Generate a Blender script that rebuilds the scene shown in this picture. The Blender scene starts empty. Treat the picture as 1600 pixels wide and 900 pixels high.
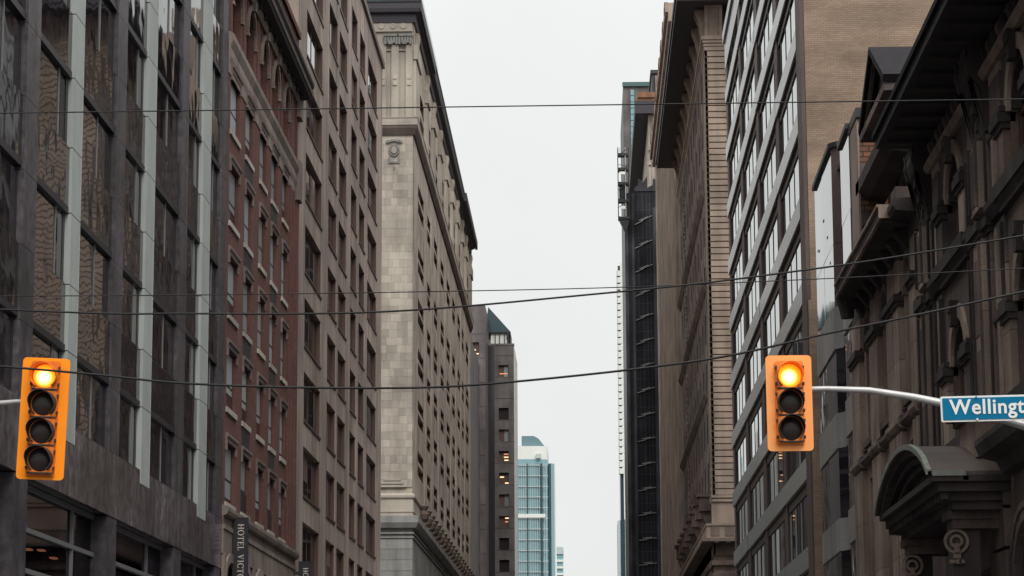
import bpy, math, random
from mathutils import Vector, Matrix
random.seed(7)
S = bpy.context.scene
C = S.collection

# ------------------------------------------------------------------ camera
def make_camera():
    f, pitch, yaw, roll = 4022.83, 0.175110469, -0.0285197952, -0.00486592785
    F = Vector((math.sin(yaw)*math.cos(pitch), math.cos(yaw)*math.cos(pitch), math.sin(pitch)))
    Rt = Vector((math.cos(yaw), -math.sin(yaw), 0)); U = Rt.cross(F)
    R2 = math.cos(roll)*Rt + math.sin(roll)*U
    U2 = -math.sin(roll)*Rt + math.cos(roll)*U
    cam = bpy.data.cameras.new('camera'); cam.sensor_width = 36; cam.lens = f/1600*36
    cam.clip_start = 0.5; cam.clip_end = 6000
    o = bpy.data.objects.new('camera', cam); C.objects.link(o)
    M = Matrix((R2, U2, -F)).transposed().to_4x4(); M.translation = Vector((0, 0, 1.6))
    o.matrix_world = M; S.camera = o
make_camera()

# ------------------------------------------------------------------ sky, sun, exposure
SUN_EL, SUN_AZ = math.radians(48), math.radians(160)      # azimuth clockwise from north (street runs north)
def make_world():
    w = bpy.data.worlds.new('World'); S.world = w; w.use_nodes = True
    nt = w.node_tree; nt.nodes.clear(); N = nt.nodes.new; L = nt.links.new
    out = N('ShaderNodeOutputWorld'); bg = N('ShaderNodeBackground'); bg.inputs['Strength'].default_value = 0.10
    sky = N('ShaderNodeTexSky'); sky.sky_type = 'NISHITA'; sky.sun_disc = False
    sky.sun_elevation = SUN_EL; sky.sun_rotation = SUN_AZ; sky.air_density = 1.0; sky.dust_density = 4.0
    # an even overcast layer: brighter overhead than at the horizon, with very faint cloud mottling
    tc = N('ShaderNodeTexCoord'); sep = N('ShaderNodeSeparateXYZ'); L(tc.outputs['Generated'], sep.inputs[0])
    mr = N('ShaderNodeMapRange'); mr.inputs[1].default_value = 0; mr.inputs[2].default_value = 1
    mr.inputs[3].default_value = 8.35; mr.inputs[4].default_value = 23.0
    pw = N('ShaderNodeMath'); pw.operation = 'POWER'; pw.inputs[1].default_value = 2.0; pw.use_clamp = True
    L(sep.outputs['Z'], pw.inputs[0]); L(pw.outputs[0], mr.inputs[0])
    no = N('ShaderNodeTexNoise'); no.inputs['Scale'].default_value = 5.0; no.inputs['Detail'].default_value = 5
    L(tc.outputs['Generated'], no.inputs['Vector'])
    m2 = N('ShaderNodeMapRange'); m2.inputs[1].default_value = .3; m2.inputs[2].default_value = .7
    m2.inputs[3].default_value = .945; m2.inputs[4].default_value = 1.035
    L(no.outputs['Fac'], m2.inputs[0])
    mu = N('ShaderNodeMath'); mu.operation = 'MULTIPLY'; L(mr.outputs[0], mu.inputs[0]); L(m2.outputs[0], mu.inputs[1])
    vm = N('ShaderNodeVectorMath'); vm.operation = 'SCALE'; vm.inputs[0].default_value = (.98, 1.0, .985)
    L(mu.outputs[0], vm.inputs['Scale'])
    mix = N('ShaderNodeMixRGB'); mix.inputs[0].default_value = .96
    L(sky.outputs[0], mix.inputs[1]); L(vm.outputs[0], mix.inputs[2])
    L(mix.outputs[0], bg.inputs['Color']); L(bg.outputs[0], out.inputs[0])
make_world()
def make_sun():
    l = bpy.data.lights.new('sun', 'SUN'); l.energy = 2.0; l.angle = math.radians(30); l.color = (1, .95, .88)
    o = bpy.data.objects.new('sun', l); C.objects.link(o)
    d = Vector((math.sin(SUN_AZ)*math.cos(SUN_EL), math.cos(SUN_AZ)*math.cos(SUN_EL), math.sin(SUN_EL)))
    o.rotation_euler = d.to_track_quat('Z', 'Y').to_euler(); o.location = (0, -40, 90)
make_sun()
S.view_settings.view_transform = 'Standard'; S.view_settings.look = 'None'
S.view_settings.exposure = 0; S.view_settings.gamma = 1
S.cycles.max_bounces = 6; S.cycles.diffuse_bounces = 3; S.cycles.glossy_bounces = 4; S.cycles.transparent_max_bounces = 6
S.cycles.use_denoising = True
S.cycles.sample_clamp_indirect = 6

# ------------------------------------------------------------------ materials
def base_nodes(name):
    m = bpy.data.materials.new(name); m.use_nodes = True
    nt = m.node_tree; b = nt.nodes['Principled BSDF']
    return m, nt, b, nt.nodes.new, nt.links.new
def stone(name, col, rough=.85, var=.25, scale=1.2, streak=.25, grain=.12, bump=.15, rnd=.0, stain=None, spec=.3, gscale=18):
    """weathered masonry: blotches, vertical rain streaks, fine grain, a tint per piece"""
    m, nt, b, N, L = base_nodes(name)
    geo = N('ShaderNodeNewGeometry'); P = geo.outputs['Position']
    n1 = N('ShaderNodeTexNoise'); n1.inputs['Scale'].default_value = scale*.35; n1.inputs['Detail'].default_value = 6; L(P, n1.inputs['Vector'])
    mp = N('ShaderNodeMapping'); mp.inputs['Scale'].default_value = (1.6, 1.6, .12); L(P, mp.inputs['Vector'])
    n2 = N('ShaderNodeTexNoise'); n2.inputs['Scale'].default_value = scale; n2.inputs['Detail'].default_value = 5; L(mp.outputs[0], n2.inputs['Vector'])
    n3 = N('ShaderNodeTexNoise'); n3.inputs['Scale'].default_value = gscale; n3.inputs['Detail'].default_value = 3; L(P, n3.inputs['Vector'])
    def rng(sock, lo, hi, a=.3, c=.7):
        r = N('ShaderNodeMapRange'); r.inputs[1].default_value = a; r.inputs[2].default_value = c
        r.inputs[3].default_value = lo; r.inputs[4].default_value = hi; L(sock, r.inputs[0]); return r.outputs[0]
    def mul(a, c):
        k = N('ShaderNodeMath'); k.operation = 'MULTIPLY'; L(a, k.inputs[0]); L(c, k.inputs[1]); return k.outputs[0]
    f = mul(rng(n1.outputs['Fac'], 1-var, 1+var*.6), rng(n2.outputs['Fac'], 1-streak, 1+streak*.5))
    f = mul(f, rng(n3.outputs['Fac'], 1-grain, 1+grain))
    if rnd:
        oi = N('ShaderNodeObjectInfo'); f = mul(f, rng(oi.outputs['Random'], 1-rnd, 1+rnd, 0, 1))
    c = N('ShaderNodeMixRGB'); c.inputs[1].default_value = (*(stain or [x*.8 for x in col]), 1); c.inputs[2].default_value = (*col, 1)
    L(rng(n1.outputs['Fac'], 0, 1, .35, .6), c.inputs[0])
    v = N('ShaderNodeVectorMath'); v.operation = 'SCALE'; L(c.outputs[0], v.inputs[0]); L(f, v.inputs['Scale'])
    L(v.outputs[0], b.inputs['Base Color']); b.inputs['Roughness'].default_value = rough
    b.inputs['Specular IOR Level'].default_value = spec
    bp = N('ShaderNodeBump'); bp.inputs['Strength'].default_value = bump; bp.inputs['Distance'].default_value = .02
    L(n3.outputs['Fac'], bp.inputs['Height']); L(bp.outputs[0], b.inputs['Normal'])
    return m
def brick(name, c1, c2, mortar, bw=.215, bh=.075, var=.2, streak=.2, mort=.09, bump=.4):
    m, nt, b, N, L = base_nodes(name)
    geo = N('ShaderNodeNewGeometry'); sp = N('ShaderNodeSeparateXYZ'); L(geo.outputs['Position'], sp.inputs[0])
    ad = N('ShaderNodeMath'); L(sp.outputs[0], ad.inputs[0]); L(sp.outputs[1], ad.inputs[1])
    cb = N('ShaderNodeCombineXYZ'); L(ad.outputs[0], cb.inputs[0]); L(sp.outputs[2], cb.inputs[1])
    t = N('ShaderNodeTexBrick'); t.inputs['Color1'].default_value = (*c1, 1); t.inputs['Color2'].default_value = (*c2, 1)
    t.inputs['Mortar'].default_value = (*mortar, 1); t.inputs['Scale'].default_value = 1
    t.inputs['Brick Width'].default_value = bw; t.inputs['Row Height'].default_value = bh; t.inputs['Mortar Size'].default_value = bh*mort
    t.inputs['Mortar Smooth'].default_value = .2
    L(cb.outputs[0], t.inputs['Vector'])
    n1 = N('ShaderNodeTexNoise'); n1.inputs['Scale'].default_value = .35; n1.inputs['Detail'].default_value = 6; L(geo.outputs['Position'], n1.inputs['Vector'])
    mp = N('ShaderNodeMapping'); mp.inputs['Scale'].default_value = (.35, .35, 2.2); L(geo.outputs['Position'], mp.inputs['Vector'])
    n2 = N('ShaderNodeTexNoise'); n2.inputs['Scale'].default_value = .8; n2.inputs['Detail'].default_value = 4; L(mp.outputs[0], n2.inputs['Vector'])
    def rng(sock, lo, hi):
        r = N('ShaderNodeMapRange'); r.inputs[1].default_value = .3; r.inputs[2].default_value = .7
        r.inputs[3].default_value = lo; r.inputs[4].default_value = hi; L(sock, r.inputs[0]); return r.outputs[0]
    k = N('ShaderNodeMath'); k.operation = 'MULTIPLY'; L(rng(n1.outputs['Fac'], 1-var, 1+var*.6), k.inputs[0]); L(rng(n2.outputs['Fac'], 1-streak*.5, 1+streak*.4), k.inputs[1])
    v = N('ShaderNodeVectorMath'); v.operation = 'SCALE'; L(t.outputs['Color'], v.inputs[0]); L(k.outputs[0], v.inputs['Scale'])
    L(v.outputs[0], b.inputs['Base Color']); b.inputs['Roughness'].default_value = .9; b.inputs['Specular IOR Level'].default_value = .25
    bp = N('ShaderNodeBump'); bp.inputs['Strength'].default_value = bump; bp.inputs['Distance'].default_value = .01; bp.invert = True
    L(t.outputs['Fac'], bp.inputs['Height']); L(bp.outputs[0], b.inputs['Normal'])
    return m
def glass(name, col=(.012, .014, .018), rough=.03, ior=1.75, wave=.35, wscale=.9, zs=1.0, tint=None):
    """window glass seen from outside: dark room behind, wavy mirror in front"""
    m, nt, b, N, L = base_nodes(name)
    b.inputs['Base Color'].default_value = (*col, 1); b.inputs['Roughness'].default_value = rough; b.inputs['IOR'].default_value = ior
    if tint: b.inputs['Specular Tint'].default_value = (*tint, 1)
    geo = N('ShaderNodeNewGeometry'); oi = N('ShaderNodeObjectInfo')
    ad = N('ShaderNodeVectorMath'); ad.operation = 'ADD'
    sc = N('ShaderNodeVectorMath'); sc.operation = 'SCALE'; sc.inputs[0].default_value = (37, 53, 19); L(oi.outputs['Random'], sc.inputs['Scale'])
    L(geo.outputs['Position'], ad.inputs[0]); L(sc.outputs[0], ad.inputs[1])
    mp = N('ShaderNodeMapping'); mp.inputs['Scale'].default_value = (1, 1, zs); L(ad.outputs[0], mp.inputs['Vector'])
    n = N('ShaderNodeTexNoise'); n.inputs['Scale'].default_value = wscale; n.inputs['Detail'].default_value = 1.5; L(mp.outputs[0], n.inputs['Vector'])
    bp = N('ShaderNodeBump'); bp.inputs['Strength'].default_value = wave; bp.inputs['Distance'].default_value = .01
    L(n.outputs['Fac'], bp.inputs['Height']); L(bp.outputs[0], b.inputs['Normal'])
    return m
def plain(name, col, rough=.5, metal=0, var=.08, bump=.05, spec=.5, rnd=0, scale=6):
    m, nt, b, N, L = base_nodes(name)
    geo = N('ShaderNodeNewGeometry'); n = N('ShaderNodeTexNoise'); n.inputs['Scale'].default_value = scale; n.inputs['Detail'].default_value = 5
    mp = N('ShaderNodeMapping'); mp.inputs['Scale'].default_value = (1, 1, .35); L(geo.outputs['Position'], mp.inputs['Vector']); L(mp.outputs[0], n.inputs['Vector'])
    r = N('ShaderNodeMapRange'); r.inputs[1].default_value = .3; r.inputs[2].default_value = .7; r.inputs[3].default_value = 1-var; r.inputs[4].default_value = 1+var
    L(n.outputs['Fac'], r.inputs[0]); f = r.outputs[0]
    if rnd:
        oi = N('ShaderNodeObjectInfo'); q = N('ShaderNodeMapRange'); q.inputs[3].default_value = 1-rnd; q.inputs[4].default_value = 1+rnd; L(oi.outputs['Random'], q.inputs[0])
        k = N('ShaderNodeMath'); k.operation = 'MULTIPLY'; L(f, k.inputs[0]); L(q.outputs[0], k.inputs[1]); f = k.outputs[0]
    v = N('ShaderNodeVectorMath'); v.operation = 'SCALE'; v.inputs[0].default_value = col; L(f, v.inputs['Scale'])
    L(v.outputs[0], b.inputs['Base Color']); b.inputs['Roughness'].default_value = rough; b.inputs['Metallic'].default_value = metal; b.inputs['Specular IOR Level'].default_value = spec
    if bump:
        bp = N('ShaderNodeBump'); bp.inputs['Strength'].default_value = bump; bp.inputs['Distance'].default_value = .01
        L(n.outputs['Fac'], bp.inputs['Height']); L(bp.outputs[0], b.inputs['Normal'])
    return m
def emit(name, col, strength):
    m, nt, b, N, L = base_nodes(name)
    b.inputs['Base Color'].default_value = (*[x*.3 for x in col], 1)
    b.inputs['Emission Color'].default_value = (*col, 1); b.inputs['Emission Strength'].default_value = strength
    return m
def lens_glow(name):
    """a lit signal lens: white-hot middle, orange rim (the lamp itself)"""
    m, nt, b, N, L = base_nodes(name)
    tc = N('ShaderNodeTexCoord'); ln = N('ShaderNodeVectorMath'); ln.operation = 'LENGTH'; mp = N('ShaderNodeMapping')
    mp.inputs['Location'].default_value = (.012, 0, .022); mp.inputs['Scale'].default_value = (1, 0, 1); L(tc.outputs['Object'], mp.inputs['Vector']); L(mp.outputs[0], ln.inputs[0])
    cr = N('ShaderNodeValToRGB'); e = cr.color_ramp.elements
    e[0].position = .0; e[0].color = (2.6, 2.0, 1.1, 1); e[1].position = 1; e[1].color = (1.0, .16, .004, 1)
    k = e.new(.36); k.color = (2.4, 1.5, .5, 1); k = e.new(.66); k.color = (1.35, .42, .012, 1)
    dv = N('ShaderNodeMath'); dv.operation = 'DIVIDE'; dv.inputs[1].default_value = .17; L(ln.outputs['Value'], dv.inputs[0]); L(dv.outputs[0], cr.inputs[0])
    b.inputs['Base Color'].default_value = (.5, .12, .01, 1); L(cr.outputs[0], b.inputs['Emission Color']); b.inputs['Emission Strength'].default_value = 1.45
    return m
def see_glass(name):
    m, nt, b, N, L = base_nodes(name); nt.nodes.remove(b); out = nt.nodes['Material Output']
    tr = N('ShaderNodeBsdfTransparent'); tr.inputs[0].default_value = (.26, .25, .28, 1)
    gl = N('ShaderNodeBsdfGlossy'); gl.inputs['Roughness'].default_value = .03; gl.inputs['Color'].default_value = (.45, .43, .47, 1)
    fr = N('ShaderNodeFresnel'); fr.inputs['IOR'].default_value = 1.7; mx = N('ShaderNodeMixShader')
    L(fr.outputs[0], mx.inputs[0]); L(tr.outputs[0], mx.inputs[1]); L(gl.outputs[0], mx.inputs[2]); L(mx.outputs[0], out.inputs[0])
    return m

M = {}
M['granite'] = stone('dark_granite', (.070, .061, .070), rough=.45, var=.35, streak=.45, grain=.5, bump=.04, rnd=.14, spec=.5, gscale=5)
M['granite_polished'] = stone('polished_granite', (.104, .093, .104), rough=.17, var=.45, streak=.45, grain=.6, bump=.02, rnd=.16, spec=.3, gscale=3.2)
M['white_metal'] = plain('pale_fin_metal', (.33, .355, .345), .55, var=.1, rnd=.05, scale=2)
M['black_metal'] = plain('black_metal', (.018, .016, .02), .45)
M['grey_metal'] = plain('grey_metal', (.16, .16, .165), .45)
M['glass_wavy'] = glass('wavy_office_glass', col=(.010, .008, .011), wave=.95, wscale=.8, ior=1.5, tint=(.52, .49, .56))
M['glass_sp'] = glass('spandrel_glass', col=(.010, .008, .011), wave=1.2, wscale=.9, ior=1.5, rough=.03, tint=(.5, .47, .54))
M['see_glass'] = see_glass('clear_shop_glass')
M['brick_red'] = brick('red_brick', (.138, .054, .043), (.100, .039, .032), (.11, .08, .07))
M['sill'] = stone('pale_sill_stone', (.38, .34, .30), var=.15, streak=.1, rnd=.1)
M['hood'] = stone('grey_hood_stone', (.17, .13, .12), var=.2, rnd=.1)
M['trim_tan'] = stone('tan_trim_stone', (.225, .185, .16), var=.25, streak=.3, rnd=.05)
M['trim_brown'] = stone('brown_trim_stone', (.13, .095, .085), var=.2)
M['soffit'] = plain('dark_soffit', (.022, .018, .02), .8)
M['blind_brown'] = plain('brown_blind', (.17, .11, .085), .8, rnd=.4)
M['curtain'] = plain('pale_curtain', (.215, .225, .235), .9, rnd=.25)
M['glass_dark'] = glass('dark_window_glass', wave=.3, wscale=.7)
M['concrete'] = stone('grey_tan_render', (.37, .30, .26), var=.16, streak=.35, grain=.1, scale=.8)
M['brown_frame'] = plain('brown_window_metal', (.075, .040, .030), .45)
M['glass_l3'] = glass('bronze_window_glass', col=(.020, .013, .012), wave=.2, wscale=.5, ior=1.7)
M['lime'] = stone('pale_limestone', (.43, .385, .33), var=.12, streak=.14, grain=.1, rnd=.17, bump=.1)
M['lime_wall'] = stone('limestone_wall', (.50, .435, .37), var=.2, streak=.3, grain=.15)
M['lime_grey'] = stone('grey_base_limestone', (.27, .27, .26), var=.15, streak=.2, rnd=.08)
M['cornice_dark'] = plain('dark_copper_cornice', (.035, .032, .04), .6)
M['copper'] = plain('green_copper', (.06, .13, .13), .6)
M['l5_stone'] = stone('charcoal_cladding', (.15, .134, .134), rough=.5, var=.2, streak=.2, rnd=.06)
M['l5_gloss'] = glass('charcoal_glass_strip', col=(.03, .028, .03), rough=.12, wave=.3, ior=1.5)
M['warm_room'] = plain('brown_room', (.10, .06, .05), .8)
M['dark_room'] = plain('dark_room', (.022, .016, .018), .5, spec=.2)
M['lamp_warm'] = emit('warm_ceiling_light', (1, .62, .34), 1.8)
M['lamp_dim'] = emit('dim_ceiling_light', (1, .4, .18), .8)
M['teal_glass'] = glass('teal_curtain_glass', col=(.20, .36, .40), rough=.12, wave=.1, ior=1.6)
M['teal_dark'] = glass('dark_teal_glass', col=(.03, .06, .075), rough=.1, wave=.1, ior=1.5)
M['teal_cap'] = plain('teal_cap', (.12, .20, .23), .5)
M['pale_panel'] = plain('pale_panel', (.72, .73, .70), .6)
M['mull_grey'] = plain('pale_mullion', (.45, .52, .52), .5)
M['brick_tan'] = brick('tan_brick', (.335, .245, .182), (.28, .20, .15), (.21, .155, .12), bw=.225, bh=.074, mort=.12, bump=.3, var=.24, streak=.42)
M['brown_pier'] = stone('brown_metal_pier', (.115, .082, .076), rough=.6, var=.1, streak=.15)
M['enamel'] = plain('enamel_spandrel', (.17, .17, .167), .22, var=.14, bump=.02, spec=.6, rnd=.12, scale=1.5)
M['glass_r3'] = glass('office_glass', wave=.12, wscale=.4, ior=2.0, rough=.02)
M['r4_stone'] = stone('tan_rusticated_stone', (.345, .27, .218), var=.18, streak=.2, grain=.2, rnd=.09, bump=.5)
M['r4_wall'] = stone('brown_street_stone', (.205, .158, .136), var=.2, streak=.3)
M['r5_wall'] = stone('tan_ribbed_stone', (.35, .275, .225), var=.12, streak=.3)
M['net'] = stone('black_debris_net', (.030, .030, .038), var=.35, streak=.5, grain=.3, rough=.95)
M['net_grey'] = stone('grey_debris_net', (.075, .075, .085), var=.3, streak=.4, rough=.95)
M['steel'] = plain('galvanised_steel', (.42, .42, .42), .45, metal=.3)
M['terracotta'] = stone('terracotta_cap', (.32, .16, .10), var=.15)
M['mirror_r2'] = glass('folded_mirror_glass', col=(.05, .055, .06), wave=.5, wscale=.35, ior=2.6, rough=.03)
M['r2_dark'] = glass('folded_dark_glass', col=(.016, .014, .018), wave=1.3, wscale=.6, ior=1.6, rough=.03)
M['r2_panel'] = stone('grey_ribbed_panel', (.31, .30, .29), rough=.5, var=.1, streak=.3)
M['r1_stone'] = stone('sooty_brownstone', (.165, .120, .105), var=.3, streak=.35, grain=.15, scale=1.5, rnd=.10, stain=(.085, .07, .07))
M['r1_light'] = stone('worn_brownstone', (.32, .24, .20), var=.25, streak=.3, scale=1.5, rnd=.12)
M['r1_black'] = stone('blackened_stone', (.060, .047, .046), var=.35, streak=.3, rnd=.1)
M['r1_slate'] = plain('dark_roof_lead', (.016, .014, .017), .8, var=.25, spec=.12)
M['hood_lead'] = stone('weathered_hood_metal', (.115, .09, .08), rough=.6, var=.3, streak=.1)
M['hood_edge'] = plain('pale_hood_edge', (.23, .24, .21), .6, var=.25)
M['sig_left'] = plain('orange_signal_sheet', (.95, .28, .004), .5, var=.07, bump=0, spec=.25, scale=4)
M['sig_right'] = plain('pale_orange_signal_sheet', (.95, .37, .11), .5, var=.06, bump=0, spec=.3, scale=4)
M['sig_body_l'] = plain('orange_signal_body', (.66, .15, .008), .45, var=.14, bump=0, spec=.3, scale=9)
M['sig_body_r'] = plain('orange_signal_door', (.76, .21, .03), .45, var=.12, bump=0, spec=.3, scale=9)
M['visor_in'] = plain('black_visor', (.018, .014, .014), .6)
M['lens_off'] = glass('dark_lens', col=(.022, .014, .012), rough=.3, wave=.15, wscale=30, ior=1.4)
M['lens_on'] = lens_glow('lit_amber_lens')
M['sign_blue'] = plain('street_sign_blue', (.004, .14, .27), .6, var=.04, bump=0, spec=.08)
M['sign_white'] = plain('sign_white', (.70, .70, .68), .5, var=.05, bump=0)
M['sign_black'] = plain('hotel_sign_black', (.012, .012, .02), .5)
M['sign_cream'] = plain('hotel_letter_cream', (.60, .54, .47), .5)
M['wire'] = plain('black_cable', (.008, .008, .009), .5, spec=.3)
M['asphalt'] = stone('asphalt', (.05, .05, .052), var=.2, rough=.9)
M['paving'] = stone('concrete_paving', (.28, .27, .26), var=.15, rough=.9)
M['paint'] = plain('road_paint', (.7, .7, .68), .7)

# ------------------------------------------------------------------ mesh helpers
class Fr:
    """facade frame: u runs along the wall, v is height, d stands out of the wall"""
    def __init__(s, kind, p0): s.k = kind; s.p = p0
    def vec(s, u, v, d):
        return (d, u, v) if s.k == 'L' else ((-d, u, v) if s.k == 'R' else (u, -d, v))
    def pos(s, u, v, d=0):
        if s.k == 'L': return (s.p+d, u, v)
        if s.k == 'R': return (s.p-d, u, v)
        return (u, s.p-d, v)
class Rel:
    """the same frame about its own origin, for shared meshes"""
    def __init__(s, fr): s.fr = fr
    def pos(s, u, v, d=0): return s.fr.vec(u, v, d)
class MB:
    def __init__(s): s.v = []; s.f = []
    def poly(s, *p):
        n = len(s.v); s.v += [tuple(q) for q in p]; s.f.append(tuple(range(n, n+len(p)))); return s
    def hexa(s, p):
        n = len(s.v); s.v += [tuple(q) for q in p]
        for q in ((0, 3, 2, 1), (4, 5, 6, 7), (0, 1, 5, 4), (1, 2, 6, 5), (2, 3, 7, 6), (3, 0, 4, 7)): s.f.append(tuple(n+i for i in q))
        return s
    def box(s, x0, x1, y0, y1, z0, z1):
        return s.hexa([(x0, y0, z0), (x1, y0, z0), (x1, y1, z0), (x0, y1, z0), (x0, y0, z1), (x1, y0, z1), (x1, y1, z1), (x0, y1, z1)])
    def fb(s, fr, u0, u1, v0, v1, d0, d1):
        p = fr.pos
        return s.hexa([p(u0, v0, d0), p(u1, v0, d0), p(u1, v0, d1), p(u0, v0, d1), p(u0, v1, d0), p(u1, v1, d0), p(u1, v1, d1), p(u0, v1, d1)])
    def extrude(s, pts, vec):
        n = len(s.v); k = len(pts); vec = Vector(vec)
        s.v += [tuple(q) for q in pts] + [tuple(Vector(q)+vec) for q in pts]
        s.f.append(tuple(range(n, n+k))); s.f.append(tuple(range(n+2*k-1, n+k-1, -1)))
        for i in range(k): j = (i+1) % k; s.f.append((n+i, n+j, n+k+j, n+k+i))
        return s
    def profile(s, fr, prof, u0, u1):
        """extrude a (d, v) profile along u"""
        a = [fr.pos(u0, v, d) for d, v in prof]; b = fr.pos(u1, prof[0][1], prof[0][0])
        return s.extrude(a, Vector(b)-Vector(a[0]))
    def tube(s, pts, r, n=8, cap=True):
        base = len(s.v); pts = [Vector(p) for p in pts]; rs = r if isinstance(r, (list, tuple)) else [r]*len(pts)
        for i, p in enumerate(pts):
            t = (pts[min(i+1, len(pts)-1)]-pts[max(i-1, 0)]).normalized()
            a = t.cross(Vector((0, 0, 1)));  a = a if a.length > .05 else t.cross(Vector((1, 0, 0))); a.normalize(); b = t.cross(a)
            for k in range(n):
                q = 2*math.pi*k/n; s.v.append(tuple(p+(a*math.cos(q)+b*math.sin(q))*rs[i]))
        for i in range(len(pts)-1):
            for k in range(n):
                A = base+i*n+k; B = base+i*n+(k+1) % n; s.f.append((A, B, B+n, A+n))
        if cap:
            s.f.append(tuple(base+k for k in range(n))); s.f.append(tuple(base+(len(pts)-1)*n+k for k in range(n)))
        return s
    def mesh(s, name, mat, off=(0, 0, 0), smooth=False):
        me = bpy.data.meshes.new(name)
        me.from_pydata([(x-off[0], y-off[1], z-off[2]) for x, y, z in s.v], [], s.f)
        if mat: me.materials.append(mat)
        if smooth: me.polygons.foreach_set('use_smooth', [True]*len(me.polygons))
        me.update(); return me
W = {}
def thing(name, label, cat, loc, group=None):
    o = bpy.data.objects.new(name, None); C.objects.link(o); o.location = loc; o.empty_display_size = .3
    o['label'] = label; o['category'] = cat
    if group: o['group'] = group
    W[o.name] = Vector(loc); return o
def part(name, mb, mat, parent, label=None, smooth=False, kind=None, org=None):
    """a piece built in world coordinates, stored relative to its parent"""
    w = W[parent.name]; org = Vector(org) if org else w
    o = bpy.data.objects.new(name, mb.mesh(name, mat, org, smooth)); C.objects.link(o); o.parent = parent; o.location = org-w
    W[o.name] = org
    if label: o['label'] = label
    if kind: o['kind'] = kind
    return o
def put(name, me, parent, world, rot=None):
    """another copy of a shared mesh"""
    o = bpy.data.objects.new(name, me); C.objects.link(o); o.parent = parent; o.location = Vector(world)-W[parent.name]
    if rot: o.rotation_euler = rot
    W[o.name] = Vector(world); return o
def holed(fr, u0, u1, v0, v1, holes, depth, mb=None):
    """wall sheet with real openings: front cells plus the reveals of every opening"""
    mb = mb or MB(); p = fr.pos
    us = sorted({u0, u1, *[h[0] for h in holes], *[h[1] for h in holes]}); vs = sorted({v0, v1, *[h[2] for h in holes], *[h[3] for h in holes]})
    us = [x for x in us if u0-1e-6 <= x <= u1+1e-6]; vs = [x for x in vs if v0-1e-6 <= x <= v1+1e-6]
    for j in range(len(vs)-1):
        b, t = vs[j], vs[j+1]; run = None
        for i in range(len(us)-1):
            a, c = us[i], us[i+1]; cu, cv = (a+c)/2, (b+t)/2
            if any(h[0] < cu < h[1] and h[2] < cv < h[3] for h in holes):
                if run is not None: mb.poly(p(run, b), p(a, b), p(a, t), p(run, t)); run = None
            elif run is None: run = a
        if run is not None: mb.poly(p(run, b), p(us[-1], b), p(us[-1], t), p(run, t))
    for a, c, b, t in holes:
        q = [(a, b), (c, b), (c, t), (a, t)]
        for i in range(4):
            (x0, y0), (x1, y1) = q[i], q[(i+1) % 4]
            mb.poly(p(x0, y0, 0), p(x1, y1, 0), p(x1, y1, -depth), p(x0, y0, -depth))
    return mb
def arch_corners(fr, a, c, spring, top, d0, d1, mb=None, n=10):
    """masonry left above a round arch inside a square-headed opening"""
    mb = mb or MB(); r = (c-a)/2; m = (a+c)/2; h = top-spring
    for sgn in (-1, 1):
        arc = [(m+sgn*r*math.cos(k*math.pi/2/n), spring+h*math.sin(k*math.pi/2/n)) for k in range(n+1)]
        for k in range(n):
            (x0, y0), (x1, y1) = arc[k], arc[k+1]
            pts = [(x0, y0), (x1, y1), (x1, top), (x0, top)] if k < n-1 else [(x0, y0), (x1, y1), (x0, top)]
            mb.extrude([fr.pos(u, v, d1) for u, v in pts], Vector(fr.pos(0, 0, d0))-Vector(fr.pos(0, 0, d1)))
    return mb
def arch_band(fr, a, c, spring, rise, w, d0, d1, mb=None, n=12):
    """projecting arch moulding"""
    mb = mb or MB(); m = (a+c)/2; r = (c-a)/2
    for k in range(n):
        A, B = math.pi*k/n, math.pi*(k+1)/n
        P = lambda q, e: (m+(r+e)*math.cos(q), spring+(rise+e)*math.sin(q))
        pts = [P(A, 0), P(B, 0), P(B, w), P(A, w)]
        mb.extrude([fr.pos(u, v, d1) for u, v in pts], Vector(fr.pos(0, 0, d0))-Vector(fr.pos(0, 0, d1)))
    return mb
def tilt(a=.004):
    return (random.gauss(0, a), random.gauss(0, a*.3), random.gauss(0, a))
def window_set(fr, w, h, d, fr_t=.07, mull=0, rail=None, mats=('brown_frame', 'glass_dark'), fd=.05, curtain=None):
    """shared meshes of one window type, origin at its lower u corner: frame, panes, optional curtain strip"""
    r = Rel(fr); fm = MB()
    fm.fb(r, 0, fr_t, 0, h, -d, -d+fd); fm.fb(r, w-fr_t, w, 0, h, -d, -d+fd); fm.fb(r, fr_t, w-fr_t, 0, fr_t, -d, -d+fd); fm.fb(r, fr_t, w-fr_t, h-fr_t, h, -d, -d+fd)
    xs = [fr_t] + [w*(k+1)/(mull+1) for k in range(mull)] + [w-fr_t]
    for x in xs[1:-1]: fm.fb(r, x-.03, x+.03, fr_t, h-fr_t, -d, -d+fd)
    vs = [fr_t, h-fr_t] if rail is None else [fr_t, h*rail, h-fr_t]
    if rail:
        for i in range(len(xs)-1): fm.fb(r, xs[i]+.03, xs[i+1]-.03, h*rail-.035, h*rail+.035, -d, -d+fd*.9)
    panes = []
    for i in range(len(xs)-1):
        for j in range(len(vs)-1):
            g = MB(); g.poly(r.pos(xs[i], vs[j], -d+.01), r.pos(xs[i+1], vs[j], -d+.01), r.pos(xs[i+1], vs[j+1], -d+.01), r.pos(xs[i], vs[j+1], -d+.01))
            panes.append(g.mesh('pane', M[mats[1]]))
    cur = None
    if curtain:
        cu = MB(); a, b, lo = curtain; cu.fb(r, a, b, h*lo, h-fr_t, -d+.012, -d+.022); cur = cu.mesh('curtain', M['curtain'])
    return fm.mesh('window', M[mats[0]]), panes, cur
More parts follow.
